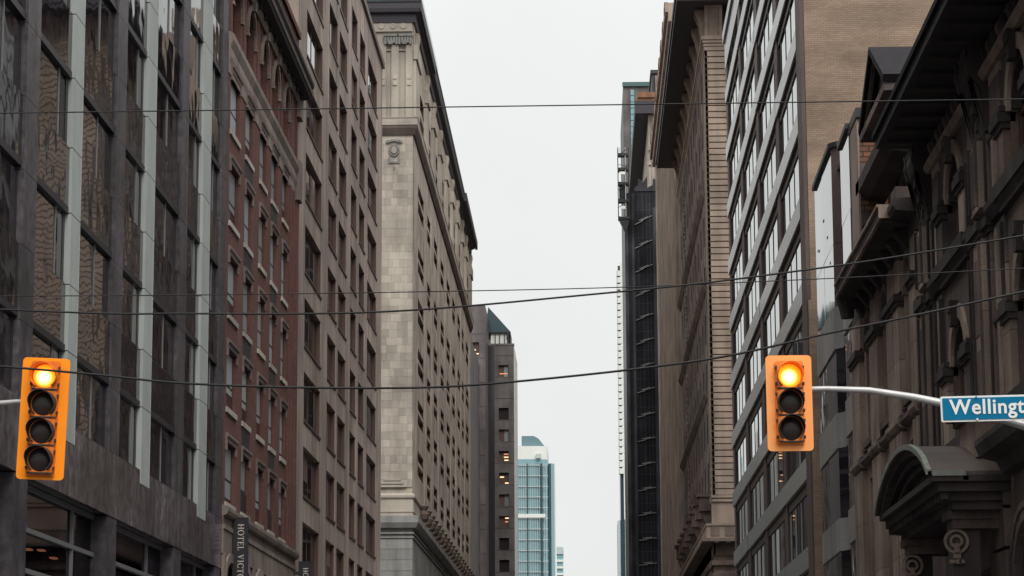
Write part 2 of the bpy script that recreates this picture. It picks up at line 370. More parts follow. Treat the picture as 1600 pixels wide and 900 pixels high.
def put_window(ws, fr, parent, u, v, sw=None):
    wo = put('window', ws[0], parent, fr.pos(u, v))
    for g in ws[1]: put('pane', g, wo, fr.pos(u, v))
    if ws[2] and (sw is None or sw): put('curtain', ws[2], wo, fr.pos(u, v))
    return wo

# ------------------------------------------------------------------ ground and roads
def make_ground():
    def sheet(name, mat, x0, x1, y0, y1, z, h=0):
        b = MB()
        b.box(x0, x1, y0, y1, z-max(h, .02), z)
        o = bpy.data.objects.new(name, b.mesh(name, M[mat])); C.objects.link(o); o['kind'] = 'structure'; return o
    g = MB().poly((-3000, -3000, -.05), (3000, -3000, -.05), (3000, 3000, -.05), (-3000, 3000, -.05))
    o = bpy.data.objects.new('ground', g.mesh('ground', M['asphalt'])); C.objects.link(o); o['kind'] = 'structure'
    sheet('road', 'asphalt', -7.5, 6, -60, 700, 0)
    sheet('cross_road', 'asphalt', -90, -7.51, 20, 36, 0); sheet('cross_road', 'asphalt', 6.01, 90, 20, 36, 0)
    for x0, x1 in ((-11.5, -7.5), (6, 8)):
        for y0, y1 in ((-60, 20), (36, 700)): sheet('pavement', 'paving', x0, x1, y0, y1, .13, .13)
    for x in (-2.6, .9):
        p = MB()
        for k in range(60): p.box(x-.06, x+.06, 44+k*9, 47+k*9, .001, .006)
        o = bpy.data.objects.new('road_marking', p.mesh('road_marking', M['paint'])); C.objects.link(o); o['kind'] = 'structure'
make_ground()

# ------------------------------------------------------------------ left 1: dark granite office block
def granite_office():
    fr = Fr('L', -11.5); X = -11.5
    t = thing('granite_office', 'dark granite office block with pale metal fins and rippled mirror windows', 'building', (-11.5, 62, 0))
    Y0, Y1, top = 30.5, 80.9, 34.0
    piers = [31.3+10.14*k for k in range(5)]; piers = [(p-.0, p+1.27) for p in (31.2, 41.3, 51.42, 61.58, 71.68)] + [(79.65, 80.9)]
    S0, H0, P = 8.62, 10.24, 3.12; nfl = 8
    # dark body behind the glass
    b = MB(); b.box(-32, X-.42, Y0, Y1, 7.3, top); b.box(-32, -17, Y0, Y1, 0, 7.3)
    part('wall', b, M['soffit'], t)
    rf = MB(); rf.box(-32, X+.05, Y0, Y1, top, top+.5); part('roof', rf, M['granite'], t)
    sd = MB(); sd.box(-16.9, X-.5, Y1-.3, Y1-.02, 0, 7.3); sd.box(-16.9, X-.5, Y0, Y0+.3, 0, 7.3); part('side_wall', sd, M['soffit'], t)
    # pier slabs, one granite slab per storey
    slab = {}
    for a, c in piers:
        z = 8.6; w = c-a
        for k in range(nfl*2+1):
            z1 = min(8.6+1.56*(k+1), top)
            m = MB(); m.fb(fr, a, c, z+.006, z1-.006, -.42, 0); part('granite_slab', m, M['granite'], t, org=fr.pos(a, z)); z = z1
            if z >= top: break
        m = MB(); m.fb(fr, a, c, 0, 7.04, -.6, -.02); part('pier', m, M['granite'], t)
    # base band of big slabs
    edges = [Y0, 34.2, 37.6, 41.3, 44.7, 48.1, 51.42, 54.8, 58.2, 61.58, 64.9, 68.3, 71.68, 75.0, 77.6, Y1]
    for a, c in zip(edges, edges[1:]):
        m = MB(); m.fb(fr, a+.008, c-.008, 7.06, 8.6, -.5, .0); part('granite_slab', m, M['granite_polished'], t, org=fr.pos(a, 7.06))
    # fins, windows
    fins = [(36.3, 37.4), (46.3, 47.4), (56.25, 57.3), (65.95, 67.25), (75.75, 77.3)]
    for fi, (a, c) in enumerate(fins):
        for k in range(nfl):
            s, h, s2 = S0+P*k, H0+P*k, S0+P*(k+1)
            if k == 0: s = 8.24
            for z0, z1 in ((s, h), (h, s2)):
                m = MB(); m.fb(fr, a, c, z0+.012, z1-.012, -.40, .01); m.fb(fr, a-.0, a+.035, z0+.012, z1-.012, .01, .018); m.fb(fr, c-.035, c, z0+.012, z1-.012, .01, .018)
                part('fin_panel', m, M['white_metal'], t, org=fr.pos(a, z0))
    bays = []
    for i in range(5):
        bays.append((piers[i][1], fins[i][0], .6)); bays.append((fins[i][1], piers[i+1][0], .58))
    for bi, (a, c, q) in enumerate(bays):
        if c < 44: continue
        mu = a+(c-a)*(q+.12 if bi % 2 == 0 else q)
        for k in range(nfl):
            s, h, s2 = S0+P*k, H0+P*k, S0+P*(k+1)
            lit = (bi == 4 and k == 2)
            # window zone
            fm = MB(); fm.fb(fr, a, c, h-.02, h+.14, -.2, -.045)      # head
            fm.fb(fr, a, c, s, s+.05, -.2, -.1); fm.fb(fr, c-.22, c, s+.05, h-.02, -.2, -.125) if bi % 2 == 0 else fm.fb(fr, c-.1, c, s+.05, h-.02, -.2, -.125)
            fm.fb(fr, a, a+.06, s+.05, h-.02, -.2, -.125)
            wo = part('window', fm, M['black_metal'], t, org=fr.pos(a, s))
            ml = MB(); ml.fb(fr, mu-.025, mu+.025, s+.05, h-.02, -.2, -.115); part('mullion', ml, M['grey_metal'], wo, org=fr.pos(mu, s))
            for u0, u1 in ((a+.06, mu-.025), (mu+.025, c-.1)):
                cu = (u0+u1)/2; cz = (s+h)/2
                g = MB(); g.poly(fr.pos(u0-.05, s, -.14), fr.pos(u1+.05, s, -.14), fr.pos(u1+.05, h, -.14), fr.pos(u0-.05, h, -.14))
                o = part('pane', g, M['see_glass'] if (lit and u0 > mu) else M['glass_wavy'], wo, org=fr.pos(cu, cz, -.14)); o.rotation_euler = tilt(.003)
            # spandrel zone
            g = MB(); g.fb(fr, a, c, h+.14, s2, -.10, -.06)
            o = part('spandrel_glass', g, M['glass_sp'], t, org=fr.pos((a+c)/2, (h+s2)/2, -.08)); o.rotation_euler = tilt(.0025)
    # two lit strip lights behind one pane
    for z in (15.72, 15.45):
        m = MB(); m.fb(fr, 55.3, 56.0, z, z+.11, -.41, -.39); part('ceiling_light', m, M['lamp_warm'], t)
    # shop windows
    for a, c in zip([p[1] for p in piers], [p[0] for p in piers[1:]]):
        if c < 44: continue
        fm = MB()
        for z in (7.0, 6.1, 5.24, 1.0): fm.fb(fr, a, c, z-.05, z+.05, -.45, -.32)
        us = [a+(c-a)*q for q in ((.29, .72) if c < 60 else (.12, .72))]
        for u in us: fm.fb(fr, u-.05, u+.05, 1.05, 6.95, -.46, -.33)
        wo = part('shop_window', fm, M['grey_metal'], t, org=fr.pos(a, 1))
        xs = [a]+us+[c]; zs = [1.0, 5.24, 6.1, 7.0]
        for i in range(3):
            for j in range(3):
                g = MB(); g.poly(fr.pos(xs[i], zs[j], -.4), fr.pos(xs[i+1], zs[j], -.4), fr.pos(xs[i+1], zs[j+1], -.4), fr.pos(xs[i], zs[j+1], -.4)); part('pane', g, M['see_glass'], wo, org=fr.pos((xs[i]+xs[i+1])/2, (zs[j]+zs[j+1])/2, -.4))
        m = MB(); m.fb(fr, a, c, .13, 1.0, -.45, -.2); part('stall_riser', m, M['granite'], t)
    for x, y, z in ((-13.6, 62.5, 6.29), (-13.6, 64.0, 6.38), (-13.6, 65.5, 6.29), (-13.6, 71.0, 6.3)):
        m = MB(); m.box(x-.07, x+.07, y-.2, y+.2, z, z+.04); part('ceiling_light', m, M['lamp_dim'], t)
granite_office()

# ------------------------------------------------------------------ left 2: red brick hotel
def brick_hotel():
    X = -11.5; fr = Fr('L', X)
    t = thing('brick_hotel', 'narrow red brick hotel with pale sills and dark bracketed cornice', 'building', (X, 91, 0))
    Y0, Y1, top = 80.92, 101.0, 29.8
    cols = [(81.5, 83.7), (85.25, 87.2), (89.1, 90.95), (92.5, 94.3), (95.95, 97.65)]
    P = 3.04; S0 = 9.22
    holes = []
    for k in range(5):
        for a, c in cols: holes.append((a, c, S0+P*k, S0+P*k+1.92))
    for a, c in cols: holes.append((a, c, 24.62, 26.75))       # arcade storey
    for a, c in cols: holes.append((a+.25, c-.25, 4.6, 7.3))
    holes.append((81.6, 84.4, .2, 3.6)); holes.append((86, 96, .2, 3.6))
    m = holed(fr, Y0, Y1, 0, top, holes, .3); part('wall', m, M['brick_red'], t)
    b = MB(); b.box(-30, X-.39, Y0, Y1, 0, top-.1); part('wall', b, M['brick_red'], t)
    # side pilaster of corner brickwork at the far end
    m = MB(); m.fb(fr, 98.3, 98.75, 9.1, 23.2, 0, .06); m.fb(fr, 99.3, 99.75, 9.1, 23.2, 0, .06); m.fb(fr, 100.3, 100.95, 9.1, 23.2, 0, .08); part('pilaster', m, M['brick_red'], t)
    hm = MB(); R = Rel(fr)
    prof = [(0, 0), (.05, 0), (.06, .1), (.11, .16), (.11, .24), (0, .3)]
    for i, (a, c) in enumerate(cols):
        w = c-a; h = 1.92
        ws = window_set(fr, w, h, .14, .06, 0, .42, ('black_metal', 'glass_dark'), .03, curtain=(w*.3, w*.97, .3))
        ws2 = window_set(fr, w, h, .14, .06, 0, .42, ('black_metal', 'glass_dark'), .03, curtain=(w*.3, w*.97, .12))
        sill = MB(); sill.fb(R, -.1, w+.1, -.17, 0, -.1, .06); sm = sill.mesh('sill', M['sill'])
        ho = MB(); ho.profile(R, [(d, v+h+.02) for d, v in prof], -.06, w+.12)
        ho.fb(R, -.06, .1, h-.26, h+.02, 0, .06); ho.fb(R, w-.04, w+.12, h-.26, h+.02, 0, .06); hom = ho.mesh('hood', M['hood'])
        ac = MB(); ac.fb(R, .02, w-.02, -.95, -.18, -.1, .015); acm = ac.mesh('air_grille', M['black_metal'])
        for k in range(5):
            v = S0+P*k
            wo = put_window(random.choice((ws, ws2)), fr, t, a, v)
            put('sill', sm, wo, fr.pos(a, v)); put('hood', hom, wo, fr.pos(a, v))
            if i in (1, 3) and k > 0 and not (i == 1 and k == 1 and False): put('air_grille', acm, wo, fr.pos(a, v))
            elif i in (1, 3) and k == 0:
                g = MB(); g.fb(fr, a+.05, c-.05, v+.03, v+.72, -.14, -.06); part('air_grille', g, M['black_metal'], wo, org=fr.pos(a, v))
        # arcade storey
        g = MB(); g.poly(fr.pos(a, 24.6, -.3), fr.pos(c, 24.6, -.3), fr.pos(c, 26.8, -.3), fr.pos(a, 26.8, -.3))
        fm = MB(); fm.fb(fr, a, a+.08, 24.62, 26.6, -.3, -.22); fm.fb(fr, c-.08, c, 24.62, 26.6, -.3, -.22); fm.fb(fr, a+.08, c-.08, 25.6, 25.68, -.3, -.22)
        wo = part('window', fm, M['black_metal'], t, org=fr.pos(a, 24.6)); part('pane', g, M['glass_dark'], wo, org=fr.pos(a, 24.6))
        am = arch_corners(fr, a, c, 25.85, 26.76, -.3, .02); part('wall', am, M['brick_red'], t)
        am = arch_band(fr, a, c, 25.85, .86, .16, .0, .1); am.fb(fr, a-.22, a+.02, 25.55, 25.66, 0, .11); am.fb(fr, a-.2, a+.0, 25.68, 25.85, 0, .09); am.fb(fr, c-.02, c+.22, 25.55, 25.66, 0, .11); am.fb(fr, c-.0, c+.2, 25.68, 25.85, 0, .09)
        am.fb(fr, (a+c)/2-.14, (a+c)/2+.14, 26.7, 27.02, 0, .2)
        part('arch_surround', am, M['trim_tan'], t)
    for a in (80.95, 84.2, 87.85, 91.45, 95.0, 98.4, 100.1):
        m = MB(); m.fb(fr, a, a+.5, 24.55, 26.9, 0, .05); part('pilaster', m, M['brick_red'], t)
    m = MB(); m.profile(fr, [(0, 23.15), (.03, 23.15), (.03, 23.5), (.08, 23.7), (.08, 23.9), (.06, 24.0), (.16, 24.25), (.16, 24.45), (0, 24.55)], Y0, Y1+.05); m.fb(fr, 100.2, 101.05, 23.0, 24.6, 0, .2); part('string_course', m, M['trim_tan'], t)
    m = MB(); m.profile(fr, [(0, 26.95), (.1, 26.95), (.16, 27.12), (.16, 27.25), (0, 27.3)], Y0, Y1); part('frieze', m, M['trim_tan'], t)
    m = MB(); m.profile(fr, [(0, 27.3), (.5, 27.32), (.55, 27.45), (.55, 27.72), (.63, 27.85), (.63, 28.0), (0, 28.1)], Y0, Y1+.2); part('cornice', m, M['soffit'], t)
    m = MB(); m.profile(fr, [(.55, 27.46), (.58, 27.46), (.60, 27.62), (.55, 27.62)], Y0, Y1+.2); part('cornice_lip', m, M['trim_brown'], t)
    rb = MB(); rb.fb(Rel(fr), 0, .22, -.2, 0, 0, .25); bm = rb.mesh('cornice_bracket', M['soffit'])
    for k in range(14): put('cornice_bracket', bm, t, fr.pos(81.3+k*1.45, 27.3))
    m = MB(); m.fb(fr, 100.2, 101.15, 26.4, 27.3, 0, .2); part('end_pedestal', m, M['trim_tan'], t)
    m = MB(); m.fb(fr, Y0, Y1, 28.1, top, -.3, -.02); m.fb(fr, Y0, Y1, top, top+.25, -.4, .1); part('parapet', m, M['brick_red'], t)
    # stone base
    m = MB(); m.profile(fr, [(0, 8.72), (.16, 8.78), (.2, 8.9), (.2, 9.02), (0, 9.08)], Y0, Y1+.2); part('base_cornice', m, M['trim_tan'], t)
    m = MB(); m.fb(fr, Y0, Y1, 8.46, 8.72, 0, .06); part('frieze', m, M['trim_brown'], t)
    m = MB(); m.profile(fr, [(0, 8.3), (.1, 8.32), (.1, 8.46), (0, 8.46)], Y0, Y1+.1); m.fb(fr, Y0, Y1, 7.55, 8.3, 0, .06); part('base_band', m, M['trim_tan'], t)
    for a in (80.95, 84.6, 88.2, 91.9, 95.2, 98.6):
        for z in (4.0, 4.9, 5.8, 6.7):
            m = MB(); m.fb(fr, a+.02, a+.62-.16*(int(z*10) % 2), z+.02, z+.86, 0, .1); part('quoin', m, M['trim_tan'], t)
    for i, (a, c) in enumerate(cols):
        ws = window_set(fr, c-a-.5, 2.7, .26, .06, 0, .5, ('black_metal', 'glass_dark')); put_window(ws, fr, t, a+.25, 4.6)
        m = arch_band(fr, a+.05, c-.05, 6.85, .5, .3, 0, .12); part('arch_surround', m, M['trim_tan'], t)
    for a, c in ((81.6, 84.4), (86, 96)):
        g = MB(); g.fb(fr, a, c, .2, 3.6, -.34, -.3); part('shop_pane', g, M['glass_dark'], t)
brick_hotel()

# ------------------------------------------------------------------ left 3: grey-tan rendered block
def render_block():
    X = -11.5; fr = Fr('L', X)
    t = thing('rendered_block', 'plain grey tan block with deep brown framed windows between brick hotel and pale tower', 'building', (X, 122, 0))
    Y0, Y1, top = 101.02, 143.55, 39.9
    cols = [(104.0, 110.5, 3), (113.35, 117.25, 1), (118.2, 122.1, 1), (124.4, 127.6, 1), (129.0, 132.3, 1), (134.0, 139.95, 3)]
    P = 3.07; S0 = 8.52; H = 1.98; nf = 10
    holes = [(a, c, S0+P*k, S0+P*k+H) for k in range(nf) for a, c, _ in cols] + [(103, 141, .3, 5.0)]
    part('wall', holed(fr, Y0, Y1, 0, top, holes, .3), M['concrete'], t)
    b = MB(); b.box(-30, X-.56, Y0, Y1-.0, 0, top-.05); part('wall', b, M['concrete'], t)
    sw = MB(); sw.box(-30, X-.01, Y0+.005, Y0+.05, 28, top); part('side_wall', sw, M['concrete'], t)
    m = MB(); m.fb(fr, Y0, Y1+.1, top, top+.35, -.5, .14); m.box(-30, X-.5, Y0, Y1+.1, top, top+.2); part('roof_coping', m, M['brown_frame'], t)
    R = Rel(fr)
    for a, c, mu in cols:
        w = c-a
        ws = window_set(fr, w, H, .19, .10, mu, None, ('brown_frame', 'glass_l3'), .025)
        sl = MB(); sl.fb(R, -.05, w+.05, -.1, 0, -.15, .05); slm = sl.mesh('sill', M['brown_frame'])
        rv = MB(); rv.fb(R, w-.06, w+.001, .0, H, -.19, -.02); rvm = rv.mesh('jamb_lining_or_shade', M['brown_frame'])
        for k in range(nf):
            wo = put_window(ws, fr, t, a, S0+P*k)
            for ch in list(wo.children):
                ch.rotation_euler = tilt(.0025)
            if random.random() < .4:
                cb = MB(); n_ = mu+1; q = random.randrange(n_); cw = w/n_; d0 = random.uniform(.35, .7); cb.fb(fr, a+cw*q+.12, a+cw*(q+1)-.12, S0+P*k+H*d0, S0+P*k+H-.1, -.178, -.172); part('blind', cb, M['blind_brown'], wo)
            put('sill', slm, wo, fr.pos(a, S0+P*k)); put('jamb_lining_or_shade', rvm, wo, fr.pos(a, S0+P*k))
    g = MB(); g.fb(fr, 103, 141, .3, 5.0, -.5, -.45); part('shop_pane', g, M['glass_dark'], t)
render_block()

# ------------------------------------------------------------------ left 4: pale limestone tower at the corner
def limestone_tower():
    X = -11.5; YS = 170.0; fe = Fr('L', X); fs = Fr('S', YS)
    t = thing('limestone_tower', 'pale limestone corner tower with dark copper cornice and belt ledge', 'building', (X, 210, 0))
    Y1, top = 255.5, 51.6
    # street front: wall with stacked sash openings
    cols = [(175.1, 181.3), (185.4, 189.3), (193.7, 198.2), (202.7, 207.3), (211.6, 216.6), (220.8, 225.2), (229.7, 234.4), (238.0, 241.6), (245.7, 251.1)]
    P = 3.54; holes = []; rows = []
    for k in range(6):
        for i, (a, c) in enumerate(cols):
            hd = 35.55-P*k if i in (0, 8) else 35.0-P*k
            rows.append((i, a, c, hd-1.75)); holes.append((a, c, hd-1.75, hd))
    for i, (a, c) in enumerate(cols):
        rows.append((i, a, c, 38.0)); holes.append((a, c, 38.0, 40.0)); rows.append((i, a, c, 44.2)); holes.append((a, c, 44.2, 47.0)); 
    part('wall', holed(fe, YS, Y1, 16.3, top, holes, .3), M['lime_wall'], t)
    lo = [(a+.4, c-.4, 2, 10.5) for a, c in cols]
    part('base_wall', holed(fe, YS, Y1, 0, 16.3, lo, .6), M['lime_grey'], t)
    b = MB(); b.box(-40, X-.61, YS+.31, Y1, 0, top); b.box(X-.62, X-.41, YS+.31, Y1, 16.4, top); part('wall', b, M['lime_wall'], t)
    e = MB(); e.fb(Fr('L', X), Y1-.02, Y1, 0, top, -.7, 0); part('wall', e, M['lime_wall'], t)
    R = Rel(fe)
    types = {}
    for i, a, c, z in rows:
        h = 2.8 if z == 44.2 else (2.0 if z == 38.0 else 1.75); key = (round(c-a, 2), h)
        if key not in types:
            w = c-a; fm = MB(); fm.fb(R, w-.07, w+.001, 0, h*.44, -.19, -.01); fm.fb(R, w-.07, w+.001, h*.58, h, -.19, -.01); fm.fb(R, .0, w-.07, h-.06, h+.001, -.19, -.01); fm.fb(R, 0, w-.07, h*.38, h*.44, -.19, -.02); fm.fb(R, 0, .12, 0, h*.44, -.2, -.13); fm.fb(R, w-.12, w, 0, h*.44, -.2, -.13); fm.fb(R, w*.48, w*.52, 0, h*.44, -.2, -.13); fm.fb(R, w*.48, w*.52, h*.58, h, -.2, -.13)  # dark far-side and head linings stand in for the shaded reveals
            g = []
            for v0, v1 in ((0, h*.44), (h*.58, h)):
                q = MB(); q.fb(R, .0, w, v0, v1, -.2, -.17); g.append(q.mesh('pane', M['glass_dark']))
            q = MB(); q.fb(R, 0, w, h*.44, h*.58, -.2, -.0); types[key] = (fm.mesh('window', M['brown_frame']), g, None, q.mesh('rail', M['lime_wall']))
        wo = put_window(types[key], fe, t, a, z); put('rail', types[key][3], wo, fe.pos(a, z))
    for a, c in cols:
        g = MB(); g.fb(fe, a+.4, c-.4, 2, 10.5, -.55, -.5); part('base_window', g, M['glass_dark'], t)
        m = arch_corners(fe, a+.4, c-.4, 9.0, 10.5, -.5, .01); part('base_arch', m, M['lime_grey'], t)
    # slim pilasters between the windows
    pl_ = [(YS, 174.2), (182.3, 184.6), (190.0, 193.0), (199.0, 202.0), (208.2, 211.0), (217.3, 220.2), (226.0, 229.0), (235.2, 237.4), (242.4, 245.0), (252.0, Y1)]
    for a, c in pl_:
        m = MB(); m.fb(fe, a, c, 43.6, 48.6, 0, .18); m.fb(fe, a-.1, c+.1, 47.6, 48.6, 0, .3); part('pilaster', m, M['lime'], t)
        m = MB(); m.profile(fe, [(0, 48.6), (.14, 48.6), (.3, 49.6), (.3, 49.8), (0, 49.9)], (a+c)/2-.6, (a+c)/2+.6); part('cornice_bracket', m, M['lime_wall'], t)
        m = MB(); m.fb(fe, a+.2, c-.2, 18.0, 41.5, 0, .025); part('pilaster', m, M['lime_wall'], t)
    # south face in coursed blocks of many tints
    back = MB(); back.box(-26, X-.0, YS+.06, YS+.3, 16.2, top); part('wall', back, M['lime_wall'], t)
    n = 0
    z = 18.35
    while z < 42.3:
        h = .53; x = X-.02; first = True
        while x > -13.75 and n < 260:
            w = random.choice((.34, .45, .55, .7)) if not first else random.choice((.34, .5)); first = False
            m = MB(); m.fb(fs, x-w+.004, x-.004, z+.004, z+h-.004, -.06, random.uniform(0, .012)); part('stone', m, M['lime'], t, org=fs.pos(x-w/2, z)); x -= w; n += 1
        m = MB(); m.fb(fs, -26, x-.004, z+.004, z+h-.004, -.06, .0); part('stone_course', m, M['lime'], t, org=fs.pos(x, z))
        z += h
    # upper stage of the south face: panelled pilasters with capitals
    m = MB(); m.fb(fs, -26, X, 43.4, 49.6, -.06, .0); part('wall', m, M['lime'], t)
    for a, c in ((-12.02, -11.55), (-13.0, -12.5), (-13.9, -13.35), (-15.2, -14.6)):
        m = MB(); m.fb(fs, a, c, 43.5, 48.6, 0, .16); part('pilaster', m, M['lime'], t)
        m = MB(); m.fb(fs, a+.1, c-.1, 45.75, 46.05, .16, .22); m.fb(fs, a+.1, c-.1, 46.2, 46.5, .16, .2); part('pilaster_block', m, M['lime_wall'], t)
    for a in (-13.45, -12.5):
        m = MB()
        for k in range(5): m.fb(fs, a+k*.19-.02, a+k*.19+.13, 48.62+.08*(k % 2), 49.18, .0, .3); 
        m.fb(fs, a-.08, a+.95, 49.18, 49.3, 0, .36); m.fb(fs, a+.25, a+.55, 48.6, 48.9, .3, .36); part('capital', m, M['lime_grey'], t)
    m = MB(); m.fb(fs, -26, X, 48.2, 48.3, 0, .1); m.fb(fs, -26, X-.05, 49.55, 49.66, 0, .14); m.fb(fs, -26, X-.1, 49.66, 50.2, 0, .05); part('frieze', m, M['lime'], t)
    for x in (-12.9, -12.2, -13.7):
        m = MB(); a = [fs.pos(x+.2*math.cos(q*.5236), 49.95+.2*math.sin(q*.5236), .06) for q in range(12)]; m.extrude(a, (0, -.05, 0)); part('rosette', m, M['lime'], t)
    # cartouche
    m = MB(); cx, cz = -12.8, 41.25
    m.extrude([fs.pos(cx+.2*math.cos(q*.5236), cz+.27*math.sin(q*.5236), .08) for q in range(12)], (0, -.1, 0)); part('cartouche', m, M['lime'], t, org=fs.pos(cx, cz))
    m = MB()
    for q in range(14):
        A = q*.4488; m.fb(fs, cx+.3*math.cos(A)-.07, cx+.3*math.cos(A)+.07, cz+.38*math.sin(A)-.07, cz+.38*math.sin(A)+.07, 0, .12)
    for dx in (-.45, -.28, -.1, .1, .28, .45): m.fb(fs, cx+dx-.1, cx+dx+.1, cz+.62-abs(dx)*.25, cz+.78-abs(dx)*.25, 0, .16)
    m.fb(fs, cx-.36, cx+.36, cz-.9, cz-.78, 0, .09); m.fb(fs, cx-.36, cx-.26, cz-.78, cz-.45, 0, .09); m.fb(fs, cx+.26, cx+.36, cz-.78, cz-.45, 0, .09); m.fb(fs, cx-.04, cx+.04, cz-1.35, cz-1.1, 0, .06)
    part('cartouche_frame', m, M['lime_grey'], t)
    m = MB()
    for k, w in enumerate((.95, .75, .55)): m.fb(fs, -12.85-w, -12.85+w, 18.35+.22*k+.01, 18.5+.22*k, .0, .12-.03*k)
    part('stepped_plaque', m, M['lime'], t)
    # belt ledge, wraps the corner
    def wrap(prof, name, mat, y1=Y1, ext=0):
        m = MB(); D = max(d for d, v in prof)
        m.profile(fe, prof, YS+.0, y1)
        m.profile(fs, prof, -26, X)
        pts = [(d, v) for d, v in prof]
        for (d0, v0), (d1, v1) in zip(pts, pts[1:]):      # mitred corner
            m.poly((X+d0, YS, v0), (X+d1, YS, v1), (X+d1, YS-d1, v1), (X+d0, YS-d0, v0)); m.poly((X, YS-d0, v0), (X, YS-d1, v1), (X+d1, YS-d1, v1), (X+d0, YS-d0, v0))
        return part(name, m, mat, t)
    wrap([(0, 42.3), (.1, 42.3), (.28, 42.75), (.28, 42.92), (0, 42.95)], 'belt_soffit', M['trim_brown'])  # ledge underside coloured dark, standing in for the shade beneath it
    wrap([(0, 42.96), (.3, 42.96), (.3, 43.4), (.34, 43.45), (.34, 43.5), (0, 43.52)], 'belt_course', M['lime'])
    m = MB()
    for k in range(26): m.fb(fs, -16+k*.17, -15.93+k*.17, 43.1, 43.28, .3, .325)
    part('dentil_row', m, M['lime_wall'], t, kind='stuff')
    wrap([(0, 17.62), (.12, 17.62), (.16, 17.72), (.16, 17.85), (0, 17.95)], 'string_course', M['lime'])
    m = MB(); m.fb(fs, -26, X, 16.5, 17.6, -.05, .05); m.fb(fe, YS, Y1, 16.5, 17.6, 0, .05); part('plinth_band', m, M['lime'], t)
    wrap([(0, 16.7), (.1, 16.7), (.1, 16.8), (0, 16.82)], 'string_course', M['lime'])
    wrap([(0, 15.62), (.25, 15.66), (.42, 16.0), (.42, 16.42), (0, 16.5)], 'base_cornice', M['lime_grey'])
    wrap([(0, 15.0), (.08, 15.0), (.08, 15.1), (0, 15.1)], 'string_course', M['lime_grey']); wrap([(0, 15.28), (.1, 15.28), (.1, 15.36), (0, 15.36)], 'string_course', M['lime_grey'])
    for k in range(20):
        m = MB(); m.fb(fs, -26, -13.2 if k % 2 else -12.6, .6+.72*k+.012, .6+.72*(k+1)-.012, -.05, .0)
        m.fb(fs, (-13.2 if k % 2 else -12.6)+.02, X, .6+.72*k+.012, .6+.72*(k+1)-.012, -.05, .004)
        part('base_stone', m, M['lime_grey'], t)
    bk = MB(); bk.box(-26, X-.01, YS+.05, YS+.28, 0, 16.2); part('wall', bk, M['lime_grey'], t)
    # balustrade of urn shapes above the base cornice
    ur = MB(); ur.tube([(0, 0, 0), (0, 0, .12), (0, 0, .35), (0, 0, .7), (0, 0, .95), (0, 0, 1.25)], [.4, .22, .42, .5, .3, .45], 8); um = ur.mesh('balustrade_urn', M['trim_brown'])
    for k in range(19): put('balustrade_urn', um, t, (X+.18, 177.5+k*4.05, 16.5))
    # cornice
    wrap([(0, 50.2), (.12, 50.2), (.16, 50.5), (.16, 50.75), (.45, 50.85), (.5, 51.1), (.5, 51.45), (.55, 51.55), (.55, 51.62), (0, 51.66)], 'cornice', M['cornice_dark'])
    for y0, y1, d in ((YS-.55, 186.5, .58), (232.0, Y1+.4, .74)):
        m = MB(); m.fb(fe, y0, y1, 50.85, 51.62, .5, d); part('cornice_step', m, M['cornice_dark'], t)
    wrap([(.45, 51.64), (.57, 51.64), (.57, 51.72), (.45, 51.72)], 'copper_edge', M['copper'])
    # glazed roof storey
    m = MB(); m.box(-22, -11.55, 172.1, 200, 51.7, 55); part('roof_storey', m, M['mirror_r2'], t)
    for k in range(7):
        m = MB(); m.box(-18.1+k*.98, -18.02+k*.98, 172.02, 172.1, 51.7, 55); part('roof_mullion', m, M['pale_panel'], t)
limestone_tower()

